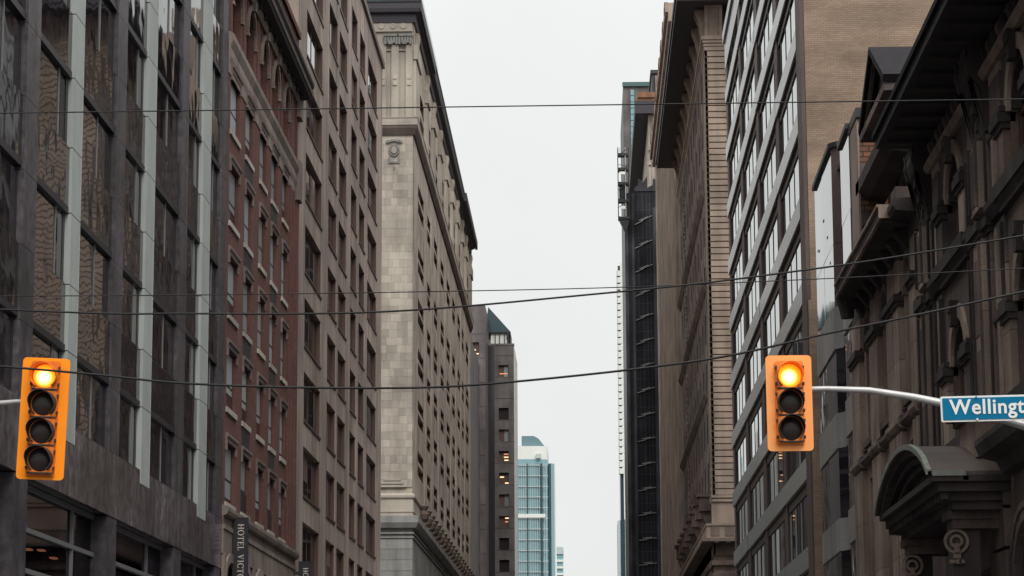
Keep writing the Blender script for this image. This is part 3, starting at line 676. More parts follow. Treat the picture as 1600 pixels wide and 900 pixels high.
# ------------------------------------------------------------------ left 5: charcoal office with lit windows
def charcoal_office():
    t = thing('charcoal_office', 'charcoal office block with square lit windows and glass wedge roof beyond the limestone tower', 'building', (-12, 345, 0))
    Yf = 340.0; fs = Fr('S', Yf); Yb = 330.0; fb_ = Fr('S', Yb)
    P = 2.88
    rw = [(-11.55, -10.22, 49.75-P*k, 51.35-P*k) for k in range(18) if k != 1]
    rw2 = [(-14.85, -13.72, 51.2-3.17*k, 52.9-3.17*k) for k in range(16)]
    lw = MB(); holed(fs, -13.42, -9.5, 0, 54.0, rw, .35, lw); part('wall', lw, M['l5_stone'], t)
    b = MB(); b.box(-30, -9.52, Yf+.36, Yf+16, 0, 53.9); part('wall', b, M['l5_stone'], t)
    b = MB(); b.box(-9.52, -9.46, Yf+.02, Yf+16, 0, 53.9); part('side_wall', b, M['pale_panel'], t)
    b = MB(); b.box(-30, -12.6, Yf+20.5, Yf+90, 0, 52.5); part('unseen_filler', b, M['l5_stone'], t)  # unseen block, added to be mirrored in the glass across the street
    b = MB(); b.box(-40, -14.4, Yf+90.5, Yf+200, 0, 50.5); part('unseen_filler', b, M['l5_stone'], t)  # a further unseen block added for the same reflections
    m = MB(); m.box(-13.42, -9.44, Yf-.06, Yf+1, 54.0, 54.25); part('coping', m, M['l5_stone'], t)
    part('wall', holed(fb_, -22, -12.92, 0, 57.8, rw2, .35), M['l5_stone'], t)
    b = MB(); b.box(-30, -12.92, Yb+.36, Yf+20, 0, 57.8); b.box(-40, -13.75, 262, Yb-.01, 0, 50); part('wall', b, M['l5_stone'], t)  # second box is an unseen filler added for the reflections opposite
    st = MB(); st.fb(fs, -13.4, -12.1, 0, 53.9, 0, .05); part('glass_strip', st, M['l5_gloss'], t)
    for k in range(18):
        m = MB(); m.fb(fs, -13.36, -12.14, 49.5-P*k, 51.0-P*k, .05, .075); part('strip_panel', m, M['l5_gloss'], t)
    for k in range(19):
        m = MB(); m.fb(fs, -12.08, -9.5, 52.6-P*k-.03, 52.6-P*k+.03, -.02, .012); part('joint_bead', m, M['soffit'], t)
    for k in range(18):
        m = MB(); m.fb(fb_, -22, -12.93, 54.0-3.17*k-.03, 54.0-3.17*k+.03, -.02, .012); part('joint_bead', m, M['soffit'], t)
    def lit(fr, a, c, z0, z1, lights, pale=False):
        fm = MB(); w = .07
        fm.fb(fr, a-w, a, z0-w, z1+w, -.1, .03); fm.fb(fr, c, c+w, z0-w, z1+w, -.1, .03); fm.fb(fr, a, c, z1, z1+w, -.1, .03); fm.fb(fr, a, c, z0-w, z0, -.1, .03)
        wo = part('window', fm, M['l5_stone'], t, org=fr.pos(a, z0))
        bk = MB(); bk.fb(fr, a, c, z0, z1, -.36, -.3); part('room', bk, M['warm_room'] if lights or pale else M['dark_room'], wo)
        for (q0, q1, z, k) in lights:
            g = MB(); g.fb(fr, a+(c-a)*q0, a+(c-a)*q1, z0+(z1-z0)*z, z0+(z1-z0)*z+.14, -.29, -.26); part('ceiling_light', g, M['lamp_warm'] if k else M['lamp_dim'], wo)
        if pale:
            g = MB(); g.fb(fr, a+(c-a)*.55, c-.05, z0+.05, z1-.05, -.29, -.27); part('blind', g, M['curtain'], wo)
    lights_r = {3: [], 4: [(.5, .95, .7, 0), (.5, .95, .45, 1), (.55, .95, .2, 1)], 5: [(.1, .5, .6, 1), (.6, .95, .1, 1)], 7: [(.6, .95, .8, 1), (.6, .9, .5, 0)], 0: [(.1, .9, .25, 0)]}
    i = 0
    for k in range(18):
        if k == 1: continue
        lit(fs, -11.55, -10.22, 49.75-P*k, 51.35-P*k, lights_r.get(k, []), pale=k in (0, 3, 6))
    ll = {0: [(.3, .6, .4, 1), (.7, .95, .1, 1)], 1: [(.4, .9, .7, 1)], 3: [(.4, .9, .8, 0), (.5, .95, .5, 1)], 4: [(.5, .9, .8, 0), (.5, .9, .55, 1), (.6, .95, .3, 1), (.7, .95, .05, 1)], 9: [(.2, .9, .75, 0), (.05, .95, .2, 1), (.05, .6, -.05, 1)]}
    for k in range(16): lit(fb_, -14.85, -13.72, 51.2-3.17*k, 52.9-3.17*k, ll.get(k, []))
    # glass wedge on the roof
    m = MB(); m.extrude([(-13.35, 341, 56.0), (-9.95, 341, 56.0), (-12.95, 341, 59.4)], (0, 6, 0)); part('glass_wedge', m, M['teal_dark'], t)
    m = MB()
    for x in (-13.3, -12.0, -11.4, -10.75, -10.1): m.box(x-.05, x+.05, 341, 341.1, 54.2, 55.9)
    m.box(-13.4, -9.95, 341, 347, 55.85, 56.0); m.box(-10.45, -9.95, 341, 347, 54.2, 55.85); part('wedge_frame', m, M['black_metal'], t)
    m = MB(); m.box(-12.6, -10.5, 341.3, 341.4, 54.2, 55.85); part('clerestory', m, M['pale_panel'], t)
charcoal_office()

# ------------------------------------------------------------------ far left: teal glass tower and a small one
def teal_tower():
    t = thing('teal_glass_tower', 'distant pale teal glass tower with rounded white crown', 'building', (-14, 715, 0))
    def outline(x1, r=7.5, x0=-24., y0=700., y1=728.):
        p = [(x0, y1), (x0, y0), (-14.6, y0)]
        for k in range(0, 9):
            q = -math.pi/2+k*math.pi/16; p.append((x1-r+r*math.cos(q), y0+r*.45+r*.45*math.sin(q)))
        p.append((x1, y1)); return p
    b = MB(); b.extrude([(x, y, 0) for x, y in outline(-10.4, 4)], (0, 0, 78.0)); part('curtain_wall', b, M['teal_glass'], t)
    b = MB(); b.extrude([(x, y, 78.0) for x, y in outline(-10.5, 4)], (0, 0, 3.6)); part('crown_band', b, M['pale_panel'], t)
    b = MB(); b.extrude([(-17.6, 702, 81.6), (-11.2, 702, 81.6), (-13.0, 702, 83.9), (-14.3, 702, 84.6), (-17.6, 702, 84.6)], (0, 20, 0)); part('roof_fin', b, M['teal_cap'], t)
    b = MB(); b.box(-13.6, -12.2, 699.2, 699.9, 78.2, 79.4); part('louvre', b, M['mull_grey'], t)
    b = MB(); b.extrude([(x, y, 0) for x, y in [(-10.39, 730), (-10.39, 702.5), (-9.6, 701.5), (-8.75, 703), (-8.75, 730)]], (0, 0, 77.0)); part('side_bay', b, M['teal_glass'], t)
    b = MB(); b.box(-8.7, -8.5, 703.5, 704, 0, 77.2); part('corner_mullion', b, M['pale_panel'], t)
    for x, w in ((-16.0, .16), (-12.2, .26), (-10.0, .24)):
        b = MB(); b.box(x-w, x+w, 699.6 if x < -11 else 701.2, 700.2 if x < -11 else 702.6, 0, 76.8); part('dark_strip', b, M['teal_dark'], t)
    fl = MB(); fl.box(0, 13.6, 0, .3, 0, .22); fm = fl.mesh('floor_line', M['mull_grey'])
    for k in range(26): put('floor_line', fm, t, (-24, 699.62, 76.2-2.9*k))
    mu = MB(); mu.box(0, .12, 0, .25, 0, 76.8); mm = mu.mesh('mullion', M['mull_grey'])
    for k in range(14): put('mullion', mm, t, (-19.0+k*.62, 699.7, .2))
    b = MB(); b.box(-24, -11.2, 699.4, 700, 62.0, 63.0); part('setback_ledge', b, M['pale_panel'], t)
    t2 = thing('slim_glass_tower', 'tiny pale stepped tower at the far end of the street', 'building', (-5, 900, 0))
    b = MB(); b.box(-10.5, -8.35, 900, 920, 0, 66.5); part('curtain_wall', b, M['teal_glass'], t2)
    for k in range(7):
        b = MB(); b.box(-10.6, -8.2+.25*(k > 4), 899.6, 900, 50+k*2.3, 50.8+k*2.3); part('floor_band', b, M['pale_panel'], t2)
    b = MB(); b.box(-10.6, -8.3, 899.6, 921, 66.5, 69); part('roof_band', b, M['mull_grey'], t2)
teal_tower()

# ------------------------------------------------------------------ right 3: office with enamel spandrels and tan brick flank
def spandrel_office():
    X = 8.0; fr = Fr('R', X); R = Rel(fr)
    t = thing('spandrel_office', 'office with slanting rows of pale enamel spandrels and blank tan brick flank', 'building', (X, 115, 0))
    Y0, Y1, top = 91.3, 140.2, 40.2
    # flank wall
    m = MB(); m.poly((X+.12, Y0, 0), (26, Y0, 0), (26, Y0, top), (X+.12, Y0, top)); part('flank_wall', m, M['brick_tan'], t)
    b = MB(); b.box(X+.45, 26, Y0+.02, Y1, 0, top); part('wall', b, M['brown_pier'], t)
    m = MB(); m.fb(fr, Y0-.06, Y1+.1, top, top+.6, -.5, .12); m.fb(fr, Y0-.06, Y1+.1, top-1.5, top, -.3, 0); part('coping', m, M['enamel'], t)
    m = MB(); m.box(X+.6, 26.1, Y0-.06, Y1, top, top+.5); part('coping', m, M['enamel'], t)
    piers = [(91.35, 93.2), (103.2, 104.7), (114.9, 116.5), (127.0, 128.6), (138.7, 140.2)]
    for a, c in piers:
        m = MB(); m.fb(fr, a, c, 0, top-1.5, -.45, -.03); part('pier', m, M['brown_pier'], t)
    m = MB(); m.fb(fr, 91.3, 93.3, 0, top-1.5, -.1, .03); part('corner_pier', m, M['brown_pier'], t)
    P = 3.205; T0 = 8.53
    for i in range(4):
        a, c = piers[i][1]-.02, piers[i+1][0]+.02; w = c-a
        sp = MB(); sp.fb(R, 0-(.74 if i else 0.15), w+(.74 if i < 3 else 1.3), 0, .78, -.12, .05); spm = sp.mesh('spandrel_panel', M['enamel'])
        so = MB(); so.fb(R, .02, w-.02, -.07, -.002, -.3, .03); som = so.mesh('soffit_lining', M['brown_pier'])
        fm = MB(); h = P-.85
        xs = [0, w*.13, w*.39, w*.645, w*.885, w]
        for x in xs[1:-1]: fm.fb(R, x-.06, x+.06, .05, h, -.2, -.105)
        fm.fb(R, 0, w, 0, .06, -.2, -.05); fm.fb(R, 0, w, h-.32, h, -.2, -.08); fm.fb(R, 0, .08, .06, h-.32, -.2, -.105); fm.fb(R, w-.08, w, .06, h-.32, -.2, -.105)  # tall black head bar stands in for the shadow under the spandrel
        fme = fm.mesh('window', M['black_metal']); panes = []
        for k in range(5):
            g = MB(); x0, x1 = xs[k], xs[k+1]; cx = (x0+x1)/2; hw = (x1-x0)/2-.02
            g.poly(R.pos(-hw, 0, 0), R.pos(hw, 0, 0), R.pos(hw, h-.3, 0), R.pos(-hw, h-.3, 0)); panes.append((cx, g.mesh('pane', M['glass_r3'])))
        for k in range(-2, 10):
            z = T0+P*k
            if z < 1: continue
            o = put('spandrel_panel', spm, t, fr.pos(a, z-.78, 0), (0, 0, random.gauss(0, .0008)))
            put('soffit_lining', som, o, fr.pos(a, z-.78, 0))
            if z+P < top+1:
                wo = put('window', fme, t, fr.pos(a, z, 0))
                for cx, g in panes: put('pane', g, wo, fr.pos(a+cx, z, -.125), (random.gauss(0, .001), random.gauss(0, .001), random.gauss(0, .0012)))
                if z < 18:
                    for q in range(5):
                        if random.random() < .55:
                            cb = MB(); x0 = xs[q]+.1; x1 = min(xs[q+1]-.1, x0+random.uniform(.35, 1.0)); cb.fb(fr, a+x0, a+x1, z+.1, z+h-.35, -.124, -.118); part('blind', cb, M['curtain'], wo)
    # brick strip and downpipe beside the lower building
    m = MB(); m.fb(Fr('S', Y0), X+.02, X+.34, 0, 17.2, 0, .12); part('brick_pier', m, M['brick_tan'], t)
    m = MB(); m.tube([(X+.42, Y0-.1, 0), (X+.42, Y0-.1, 17)], .05, 6); part('downpipe', m, M['brown_pier'], t)
spandrel_office()

# ------------------------------------------------------------------ right 2: narrow building with folded mirror glass
def folded_glass_building():
    X = 8.0; fr = Fr('R', X)
    t = thing('folded_glass_building', 'narrow building of folded mirror glass and grey ribbed bands', 'building', (X, 82, 0))
    plan = [(87.8, -.025), (84.7, -.0), (81.25, .015), (80.9, -.22), (78.9, -.25), (78.5, .0), (75.6, .03)]
    tops = [20.45, 20.45, 20.45, 20.45, 19.9, 19.75, 19.75]
    P = 3.19; Zs = [1.2+P*k for k in range(6)]       # glass runs from band top to the next band underside
    b = MB(); b.box(X+.62, 20, 75.65, 87.8, 0, 19.6); part('wall', b, M['brown_pier'], t)
    for i in range(len(plan)-1):
        (a, da), (c, dc) = plan[i], plan[i+1]; tp = min(tops[i], tops[i+1]) if i != 3 else 19.6
        back = i in (2, 3, 4)
        def sheet(name, z0, z1, mat, d, par, tl=0):
            m = MB(); u = (a+c)/2; A = fr.pos(a, z0, da+d); B = fr.pos(c, z0, dc+d); A2 = fr.pos(a, z1, da+d); B2 = fr.pos(c, z1, dc+d); th = Vector(fr.vec(0, 0, -.05))
            m.extrude([A, B, B2, A2], th); o = part(name, m, M[mat], par, org=fr.pos(u, (z0+z1)/2, 0))
            if tl: o.rotation_euler = tilt(tl)
            return o
        for z0, z1 in ((4.3, 5.35), (7.5, 8.52), (10.74, 11.85), (13.9, 15.25)):
            sheet('ribbed_band', z0, z1, 'r2_panel', .05, t)
        for z0, z1 in ((.3, 4.3), (5.35, 7.5), (8.52, 10.74), (11.85, 13.9)): sheet('pane', z0, z1, 'r2_dark', 0, t, .003)
        zz = [15.25, 17.3, tp] 
        for z0, z1 in zip(zz, zz[1:]): sheet('pane', z0+.01, z1-.01, 'brown_pier' if i in (2, 4) else ('r2_dark' if i == 3 else 'mirror_r2'), 0, t, 0 if i in (2, 4) else .003)
        m = MB(); m.extrude([fr.pos(a, tp, da+.09), fr.pos(c, tp, dc+.09), fr.pos(c, tp, dc-.25), fr.pos(a, tp, da-.25)], (0, 0, .16)); part('coping', m, M['black_metal'], t)
    m = MB(); m.box(X+.5, 20, 80.8, 87.9, 19.6, 20.5); m.box(X+.3, 20, 75.6, 80.79, 19.4, 19.8); part('roof', m, M['soffit'], t)
    m = MB(); m.fb(fr, 73.5, 75.58, 14.3, 19.55, -.06, .0); part('end_pier', m, M['r1_light'], t)
    m = MB(); m.box(X-.03, 14, 73.4, 75.7, 19.56, 19.85); part('coping', m, M['black_metal'], t)
    m = MB(); m.poly((X+.06, 73.56, 14), (X+6, 73.56, 14), (X+6, 73.56, 19.5), (X+.06, 73.56, 19.5)); m.poly((X+.06, 73.56, 14), (X+.06, 75.6, 14), (X+.06, 75.6, 19.5), (X+.06, 73.56, 19.5)); part('side_wall', m, M['brick_orange'], t)
    for z in (15.2, 16.6, 18.0, 19.3):
        m = MB(); m.box(X+.07, X+.3, 73.5, 73.56, z-.25, z+.2); part('quoin', m, M['r1_stone'], t)
    for u, z in ((84.4, 18.7), (83.2, 17.9), (86.6, 18.1), (82.4, 16.9)):
        m = MB(); m.fb(fr, u-.03, u+.03, z-.05, z+.05, .0, .02); m.fb(fr, u-.16, u+.16, z-.015, z+.015, .0, .02); part('glass_clamp', m, M['black_metal'], t)
M['brick_orange'] = brick('orange_brick', (.22, .105, .062), (.16, .075, .05), (.06, .045, .04), bw=.36, bh=.16, mort=.16, bump=.8)
folded_glass_building()

# ------------------------------------------------------------------ right 4: rusticated tower across the side street
def rusticated_tower():
    X, YS = 8.0, 163.0; fr = Fr('R', X); fs = Fr('S', YS)
    t = thing('rusticated_tower', 'tall brown stone tower with banded corner and huge dark overhanging cornice', 'building', (X, 188, 0))
    Y1 = 212.0
    # south face courses
    bk = MB(); bk.box(X+.05, 24, YS+.12, YS+.4, 0, 50); part('wall', bk, M['r4_wall'], t)
    n = 71; z0, z1 = 17.0, 46.05; h = (z1-z0)/n
    for k in range(n):
        m = MB(); z = z0+h*k
        m.hexa([(X+.0, YS+.14, z), (20, YS+.14, z), (20, YS+.14, z+h), (X, YS+.14, z+h), (X+.0, YS, z+.045), (20, YS, z+.045), (20, YS, z+h-.045), (X+.0, YS, z+h-.045)])
        part('stone_course', m, M['r4_stone'], t, org=(X+.5, YS, z))
        m = MB(); m.fb(fr, YS, 166.2, z+.04, z+h-.04, -.15, 0); part('stone_course', m, M['r4_stone'], t, org=fr.pos(YS+.5, z))
    for k in range(10):
        for xx in (12.6, 15.6):
            m = MB(); m.box(xx, xx+1.1, YS-.02, YS+.1, 18.6+3.05*k, 20.3+3.05*k); part('side_window', m, M['glass_r3'], t, org=(xx, YS, 18.6+3.05*k))
    m = MB(); m.box(X+.06, X+.6, YS+.13, 166.25, 0, 48.8); part('wall', m, M['r4_wall'], t)
    # street face
    us = [(167.4+4.35*k, 169.2+4.35*k) for k in range(10)]
    holes = []; P = 3.28
    for k in range(9):
        for a, c in us: holes.append((a, c, 17.6+P*k, 19.7+P*k))
    part('wall', holed(fr, 166.2, Y1, 0, 47.5, holes, .5), M['r4_wall'], t)
    b = MB(); b.box(X+.51, 26, YS+.41, Y1, 0, 49); part('wall', b, M['r4_wall'], t)
    ws = window_set(fr, 1.8, 2.1, .12, .08, 0, .5, ('brown_frame', 'glass_dark'), .03)
    ln = MB(); ln.fb(Rel(fr), 1.72, 1.801, 0, 2.1, -.12, -.01); ln.fb(Rel(fr), 0, 1.72, 2.02, 2.101, -.12, -.01); lnm = ln.mesh('jamb_lining_or_shade', M['black_metal'])  # black strips here stand in for the shade in the reveals
    for k in range(9):
        for a, c in us: put('jamb_lining_or_shade', lnm, put_window(ws, fr, t, a, 17.6+P*k), fr.pos(a, 17.6+P*k))
    R = Rel(fr)
    rib = MB(); rib.fb(R, 0, .7, 17, 46, 0, .04); rm = rib.mesh('rib', M['r4_wall'])
    for k in range(10): put('rib', rm, t, fr.pos(166.3+4.35*k, 0)); 
    rib2 = MB(); rib2.fb(R, 0, .35, 17, 46, 0, .025); rm2 = rib2.mesh('rib', M['r4_wall'])
    for k in range(10): put('rib', rm2, t, fr.pos(169.4+4.35*k, 0))
    qn = MB(); qn.fb(R, 0, .5, 0, .2, 0, .1); qm = qn.mesh('block', M['r4_stone'])
    for k in range(60): put('block', qm, t, fr.pos(199.5 if k % 2 else 199.9, 18.2+.46*k))
    for z in (24.1, 31.2, 37.45):
        m = MB(); m.profile(fr, [(0, z-.5), (.08, z-.45), (.3, z-.1), (.3, z), (0, z+.05)], 166.4, Y1); part('ledge', m, M['r4_wall'], t)
    # crown: mouldings, flared brackets, cornice
    for v0, v1, d in ((46.05, 46.3, .05), (46.34, 46.5, .08), (46.55, 46.75, .14), (46.75, 47.0, .22)):
        m = MB(); m.fb(fs, X-d, 20, v0, v1, -.1, d); m.fb(fr, YS+.01, Y1, v0, v1, -.1, d-.004); part('moulding', m, M['r4_stone'], t)
    def bracket(f, w, q):
        r = Rel(f); m = MB()
        prof = [(d*q, v) for d, v in [(0, 0), (.1, 0), (.2, .5), (.42, 1.15), (.8, 1.75), (.8, 1.9), (0, 1.9)]]
        m.profile(r, prof, 0, w); a = MB()
        for u in (.0, w-.2): m.profile(r, [(d+.12, v) for d, v in prof[1:6]]+[(d, v) for d, v in prof[5:0:-1]], u, u+.2)
        m.profile(r, [(.8*q, 1.7), (.95*q, 1.72), (.95*q, 1.9), (.7*q, 1.9)], 0, w)
        return m.mesh('cornice_bracket', M['r4_stone'])
    bs = bracket(fs, 1.15, 1); br = bracket(fr, 1.4, .62)
    for x in (8.0, 9.45, 10.9, 12.35): put('cornice_bracket', bs, t, fs.pos(x, 47.0))
    for k in range(11): put('cornice_bracket', br, t, fr.pos(163.1+4.4*k, 47.0))
    m = MB(); m.box(6.15, 24, 160.9, 210.3, 48.85, 49.15); m.box(6.05, 24, 160.8, 210.4, 49.15, 49.6); part('cornice', m, M['cornice_dark'], t)
    m = MB(); m.box(6.7, 24, 161.5, 209.9, 49.6, 50.6); part('parapet', m, M['r4_wall'], t)
    # base: balcony cornice with pedestals
    m = MB(); m.fb(fs, X-.1, 20, 15.2, 17.0, -.1, .0); part('wall', m, M['r4_stone'], t)
    m = MB(); m.fb(fs, X-.08, 20, 16.6, 16.75, 0, .1); m.fb(fs, X-.1, 20, 16.85, 17.0, 0, .1); m.fb(fr, YS, Y1, 16.6, 17.0, 0, .1); part('moulding', m, M['r4_stone'], t)
    m = MB(); m.fb(fs, X-.45, 20, 14.25, 15.05, -.1, .5); m.fb(fr, YS, Y1, 14.25, 15.05, -.1, .45); m.fb(fs, X-.5, 20, 15.05, 15.18, -.1, .56); m.fb(fr, YS, Y1, 15.05, 15.18, -.1, .5); part('balcony_front', m, M['r4_stone'], t)
    for x in (7.8, 8.7, 9.6): 
        m = MB(); m.fb(fs, x, x+.55, 14.4, 14.95, .5, .53); part('balcony_panel', m, M['r4_wall'], t)
    m = MB(); m.fb(fs, X-.75, 20, 14.05, 14.25, -.1, .8); m.fb(fr, YS, Y1, 14.05, 14.25, -.1, .75); part('base_cornice', m, M['r4_wall'], t)
    for v0, v1, d in ((13.2, 14.05, .0), (12.6, 12.9, .12), (11.9, 12.1, .1)):
        m = MB(); m.fb(fs, X-d, 20, v0, v1, -.1, d); m.fb(fr, YS, Y1, v0, v1, -.1, d); part('moulding', m, M['r1_stone'], t)
    pd = MB(); pd.fb(R, 0, 1.5, 0, .9, 0, .75); pd.fb(R, -.12, 1.62, .9, 1.1, 0, .9); pd.profile(R, [(0, -1.3), (.15, -1.3), (.6, -.2), (.6, 0), (0, 0)], .2, 1.3); pm = pd.mesh('pedestal', M['r1_stone'])
    for k in range(8): put('pedestal', pm, t, fr.pos(165+6.2*k, 16.2))
    m = MB()
    for x in (8.0, 8.75, 9.5): m.fb(fs, x, x+.3, 13.98, 14.06, .3, .75)
    part('soffit_block', m, M['r4_stone'], t)
rusticated_tower()

def ribbed_block():
    X = 8.0; fr = Fr('R', X); R = Rel(fr)
    t = thing('ribbed_block', 'tan block with fine vertical ribs beyond the rusticated tower', 'building', (X, 240, 0))
    Y0, Y1, top = 212.05, 266.0, 61.5
    b = MB(); b.box(X, 26, Y0, Y1, 0, top); part('wall', b, M['r5_wall'], t)
    rb = MB(); rb.fb(R, 0, .8, 6, top, 0, .3); rm = rb.mesh('rib', M['r5_wall'])
    for k in range(20): put('rib', rm, t, fr.pos(213+2.75*k, 0))
    m = MB(); m.fb(fr, Y1-2.2, Y1, 6, top, 0, .38); part('corner_pier', m, M['lime_wall'], t)
    wn = MB(); wn.fb(R, 0, .8, 0, 1.3, -.2, .012); wm = wn.mesh('window', M['glass_dark'])
    for k in range(15):
        for j in range(7): put('window', wm, t, fr.pos(222.4+2.75*2*j, 10+3.3*k))
    m = MB(); m.fb(fr, Y0-2, Y1, top, top+.8, -2, .7); m.fb(fr, Y0-2, Y1, top+.8, top+1.6, -2, .95); part('cornice', m, M['r5_wall'], t)
    an = MB(); an.fb(R, 0, 1.3, 0, .6, -.4, .05); an.fb(R, .3, 1.0, .6, .95, -.3, .02); am = an.mesh('roof_ornament', M['trim_brown'])
    for k in range(9): put('roof_ornament', am, t, fr.pos(211.5+6*k, top+1.2, .95))
ribbed_block()

# ------------------------------------------------------------------ right 6: building wrapped in black net, with hoist
def netted_building():
    t = thing('netted_building', 'old tower wrapped in black debris net with tan stone top still bare', 'building', (8, 300, 0))
    Yf = 272.0
    b = MB(); b.extrude([(20, Yf, 0), (5.45, Yf, 0), (4.45, Yf+1.2, 0), (4.55, Yf+5, 0), (7.0, Yf+20, 0), (7.0, Yf+50, 0), (20, Yf+50, 0)], (0, 0, 60.2)); part('debris_net', b, M['net'], t)
    m = MB(); m.extrude([(5.44, Yf-.05, 0), (5.18, Yf+.25, 0), (5.18, Yf+.3, 0), (5.46, Yf, 0)], (0, 0, 60)); m.extrude([(4.78, Yf+.75, 0), (4.44, Yf+1.16, 0), (4.44, Yf+1.25, 0), (4.8, Yf+.85, 0)], (0, 0, 60)); part('net_seam', m, M['net_grey'], t)
    m = MB(); m.box(7.42, 8.2, Yf-.03, Yf, 0, 58.4); part('net_strip', m, M['net_grey'], t)
    for x in (5.85, 6.3, 6.75, 7.1):
        m = MB(); m.box(x, x+.05, Yf-.02, Yf, 0, 60); part('net_seam', m, M['net_grey'], t)
    for k in range(58):
        m = MB(); m.box(5.5, 7.4, Yf-.012, Yf, 1+k*1.02, 1.05+k*1.02); part('net_lap', m, M['net_grey'] if k % 3 else M['net'], t)
    pl_ = [(5.5, Yf), (5.9, Yf), (6.4, Yf), (6.9, Yf), (7.5, Yf), (8.1, Yf)]
    m = MB()
    for k, (x, y) in enumerate(pl_[:-1]): m.extrude([(x, y, 60.1), (pl_[k+1][0], y, 60.1), (pl_[k+1][0], y, 60.9+.5*((k*7) % 3)), (x, y, 60.6+.5*((k*5) % 3))], (0, .1, 0))
    part('net_top', m, M['net_grey'], t)
    for k in range(19):
        z = 9.5+k*2.63; tl = max(.0, (z-14)*.0055)*1.0
        for x0, x1, dz in ((5.5, 6.35, 0), (6.2, 7.35, .08), (5.95, 6.9, .2)):
            m = MB(); y = Yf-.14; dz0 = z+dz+tl*(x0-6.2)*2; dz1 = z+dz+tl*(x1-6.2)*2
            m.hexa([(x0, y, dz0), (x1, y, dz1), (x1, y+.12, dz1), (x0, y+.12, dz0), (x0, y, dz0+.05), (x1, y, dz1+.05), (x1, y+.12, dz1+.05), (x0, y+.12, dz0+.05)])
            part('scaffold_tube', m, M['steel'], t, org=(x0, y, dz0))
    # bare top storeys
    m = MB(); m.box(7.22, 20, 276, 330, 58, 69.6); part('wall', m, M['lime_wall'], t)
    for x in (7.5, 7.95, 8.35):
        m = MB(); m.box(x, x+.22, 275.8, 276, 60, 69.0); part('pilaster', m, M['lime'], t)
    for z in (64.0, 65.6):
        m = MB(); m.box(7.05, 20, 275.8, 276, z, z+.25); part('moulding', m, M['lime_wall'], t)
    m = MB(); m.box(5.75, 20, 275.0, 345, 69.6, 71.0); part('cornice', m, M['cornice_dark'], t)
    m = MB(); m.box(5.9, 20, 275.2, 345, 71.0, 71.4); m.box(6.1, 20, 275.0, 345, 71.4, 72.0); part('roof_cap', m, M['terracotta'], t)
    m = MB(); m.box(7.75, 14, 279, 300, 72, 75.1); m.box(7.6, 14, 278.8, 300, 75.1, 75.5); part('roof_house', m, M['cornice_dark'], t)
    m = MB(); m.box(8.15, 14, 278.7, 278.8, 72, 74.8); part('roof_house_wall', m, M['lime'], t)
    h = thing('construction_hoist', 'steel hoist cage clinging high on the netted building', 'hoist', (4.2, 272, 56))
    for z in (57.0, 58.9, 60.8, 62.4, 64.0):
        m = MB(); m.box(3.72, 4.95, 271.2, 272.3, z, z+.28); part('platform', m, M['black_metal'], h)
    for x, y in ((3.75, 271.25), (4.9, 271.25), (3.75, 272.2), (4.9, 272.2), (4.55, 271.25)):
        m = MB(); m.tube([(x, y, 57), (x, y, 64.9)], .05, 6); part('mast_tube', m, M['steel'] if x == 4.55 else M['black_metal'], h)
    for k in range(8):
        m = MB(); z = 57.3+k*.95; m.tube([(3.75, 271.2, z), (4.9, 271.2, z+.9 if k % 2 else z-.2)], .035, 5); part('brace', m, M['black_metal'], h)
    for k in range(7):
        m = MB(); m.tube([(3.75, 271.22, 64.0+.14*k), (4.95, 271.22, 64.0+.14*k)], .015, 4); part('rail', m, M['grey_metal'], h)
    m = MB(); m.box(3.85, 4.5, 271.4, 272.1, 59.2, 60.7); part('cage', m, M['net'], h)
    m = MB(); m.extrude([(3.8, 271.3, 57), (4.9, 271.3, 57), (4.6, 271.3, 55.6), (4.3, 271.3, 55.9)], (0, .9, 0)); part('hopper', m, M['black_metal'], h)
    for z in (58.1, 61.9):
        m = MB(); m.box(3.95, 4.5, 271.1, 271.2, z, z+.3); part('panel', m, M['pale_panel'], h)
netted_building()

def far_right():
    t = thing('grey_glass_slab', 'grey glass slab showing above the netted building', 'building', (8, 330, 0))
    m = MB(); m.box(5.7, 20, 352, 380, 0, 92.5); part('wall', m, M['l5_stone'], t)
    m = MB(); m.box(5.62, 20, 351.7, 352, 92.5, 93.1); part('roof_edge', m, M['copper'], t)
    for k in range(14):
        m = MB(); m.box(6.75, 7.25, 351.8, 352, 79.5+k*.9, 80.3+k*.9); part('pane', m, M['teal_glass'], t, org=(6.75, 352, 79.5+k*.9))
    t = thing('balcony_tower', 'thin sliver of white balcony tower beside the black net', 'building', (9, 600, 0))
    m = MB(); m.box(8.75, 24, 600, 620, 0, 113.5); part('wall', m, M['pale_panel'], t)
    m = MB(); m.box(7.95, 8.72, 600.6, 618, 0, 113); part('glazing', m, M['teal_dark'], t)
    sb = MB(); sb.extrude([(-1.2, .4, 0), (-.9, 0, 0), (0, -.2, 0), (0, 2, 0), (-1.2, 2, 0)], (0, 0, 1.25)); sm = sb.mesh('balcony', M['pale_panel'])
    for k in range(30): put('balcony', sm, t, (8.85, 600, 63.5+1.62*k))
    m = MB(); m.box(8.5, 9.3, 599.9, 601, 64, 113.8); part('white_pier', m, M['pale_panel'], t)
    t = thing('dark_glass_block', 'small dark glass block below the white balcony tower', 'building', (8, 560, 0))
    m = MB(); m.box(6.75, 20, 560, 575, 0, 49.2); part('wall', m, M['mull_grey'], t)
    for k in range(9):
        m = MB(); m.box(7.35, 8.3, 559.8, 560, 36+1.5*k, 37.42+1.5*k); part('pane', m, M['teal_dark'], t, org=(7.35, 560, 36+1.5*k))
far_right()

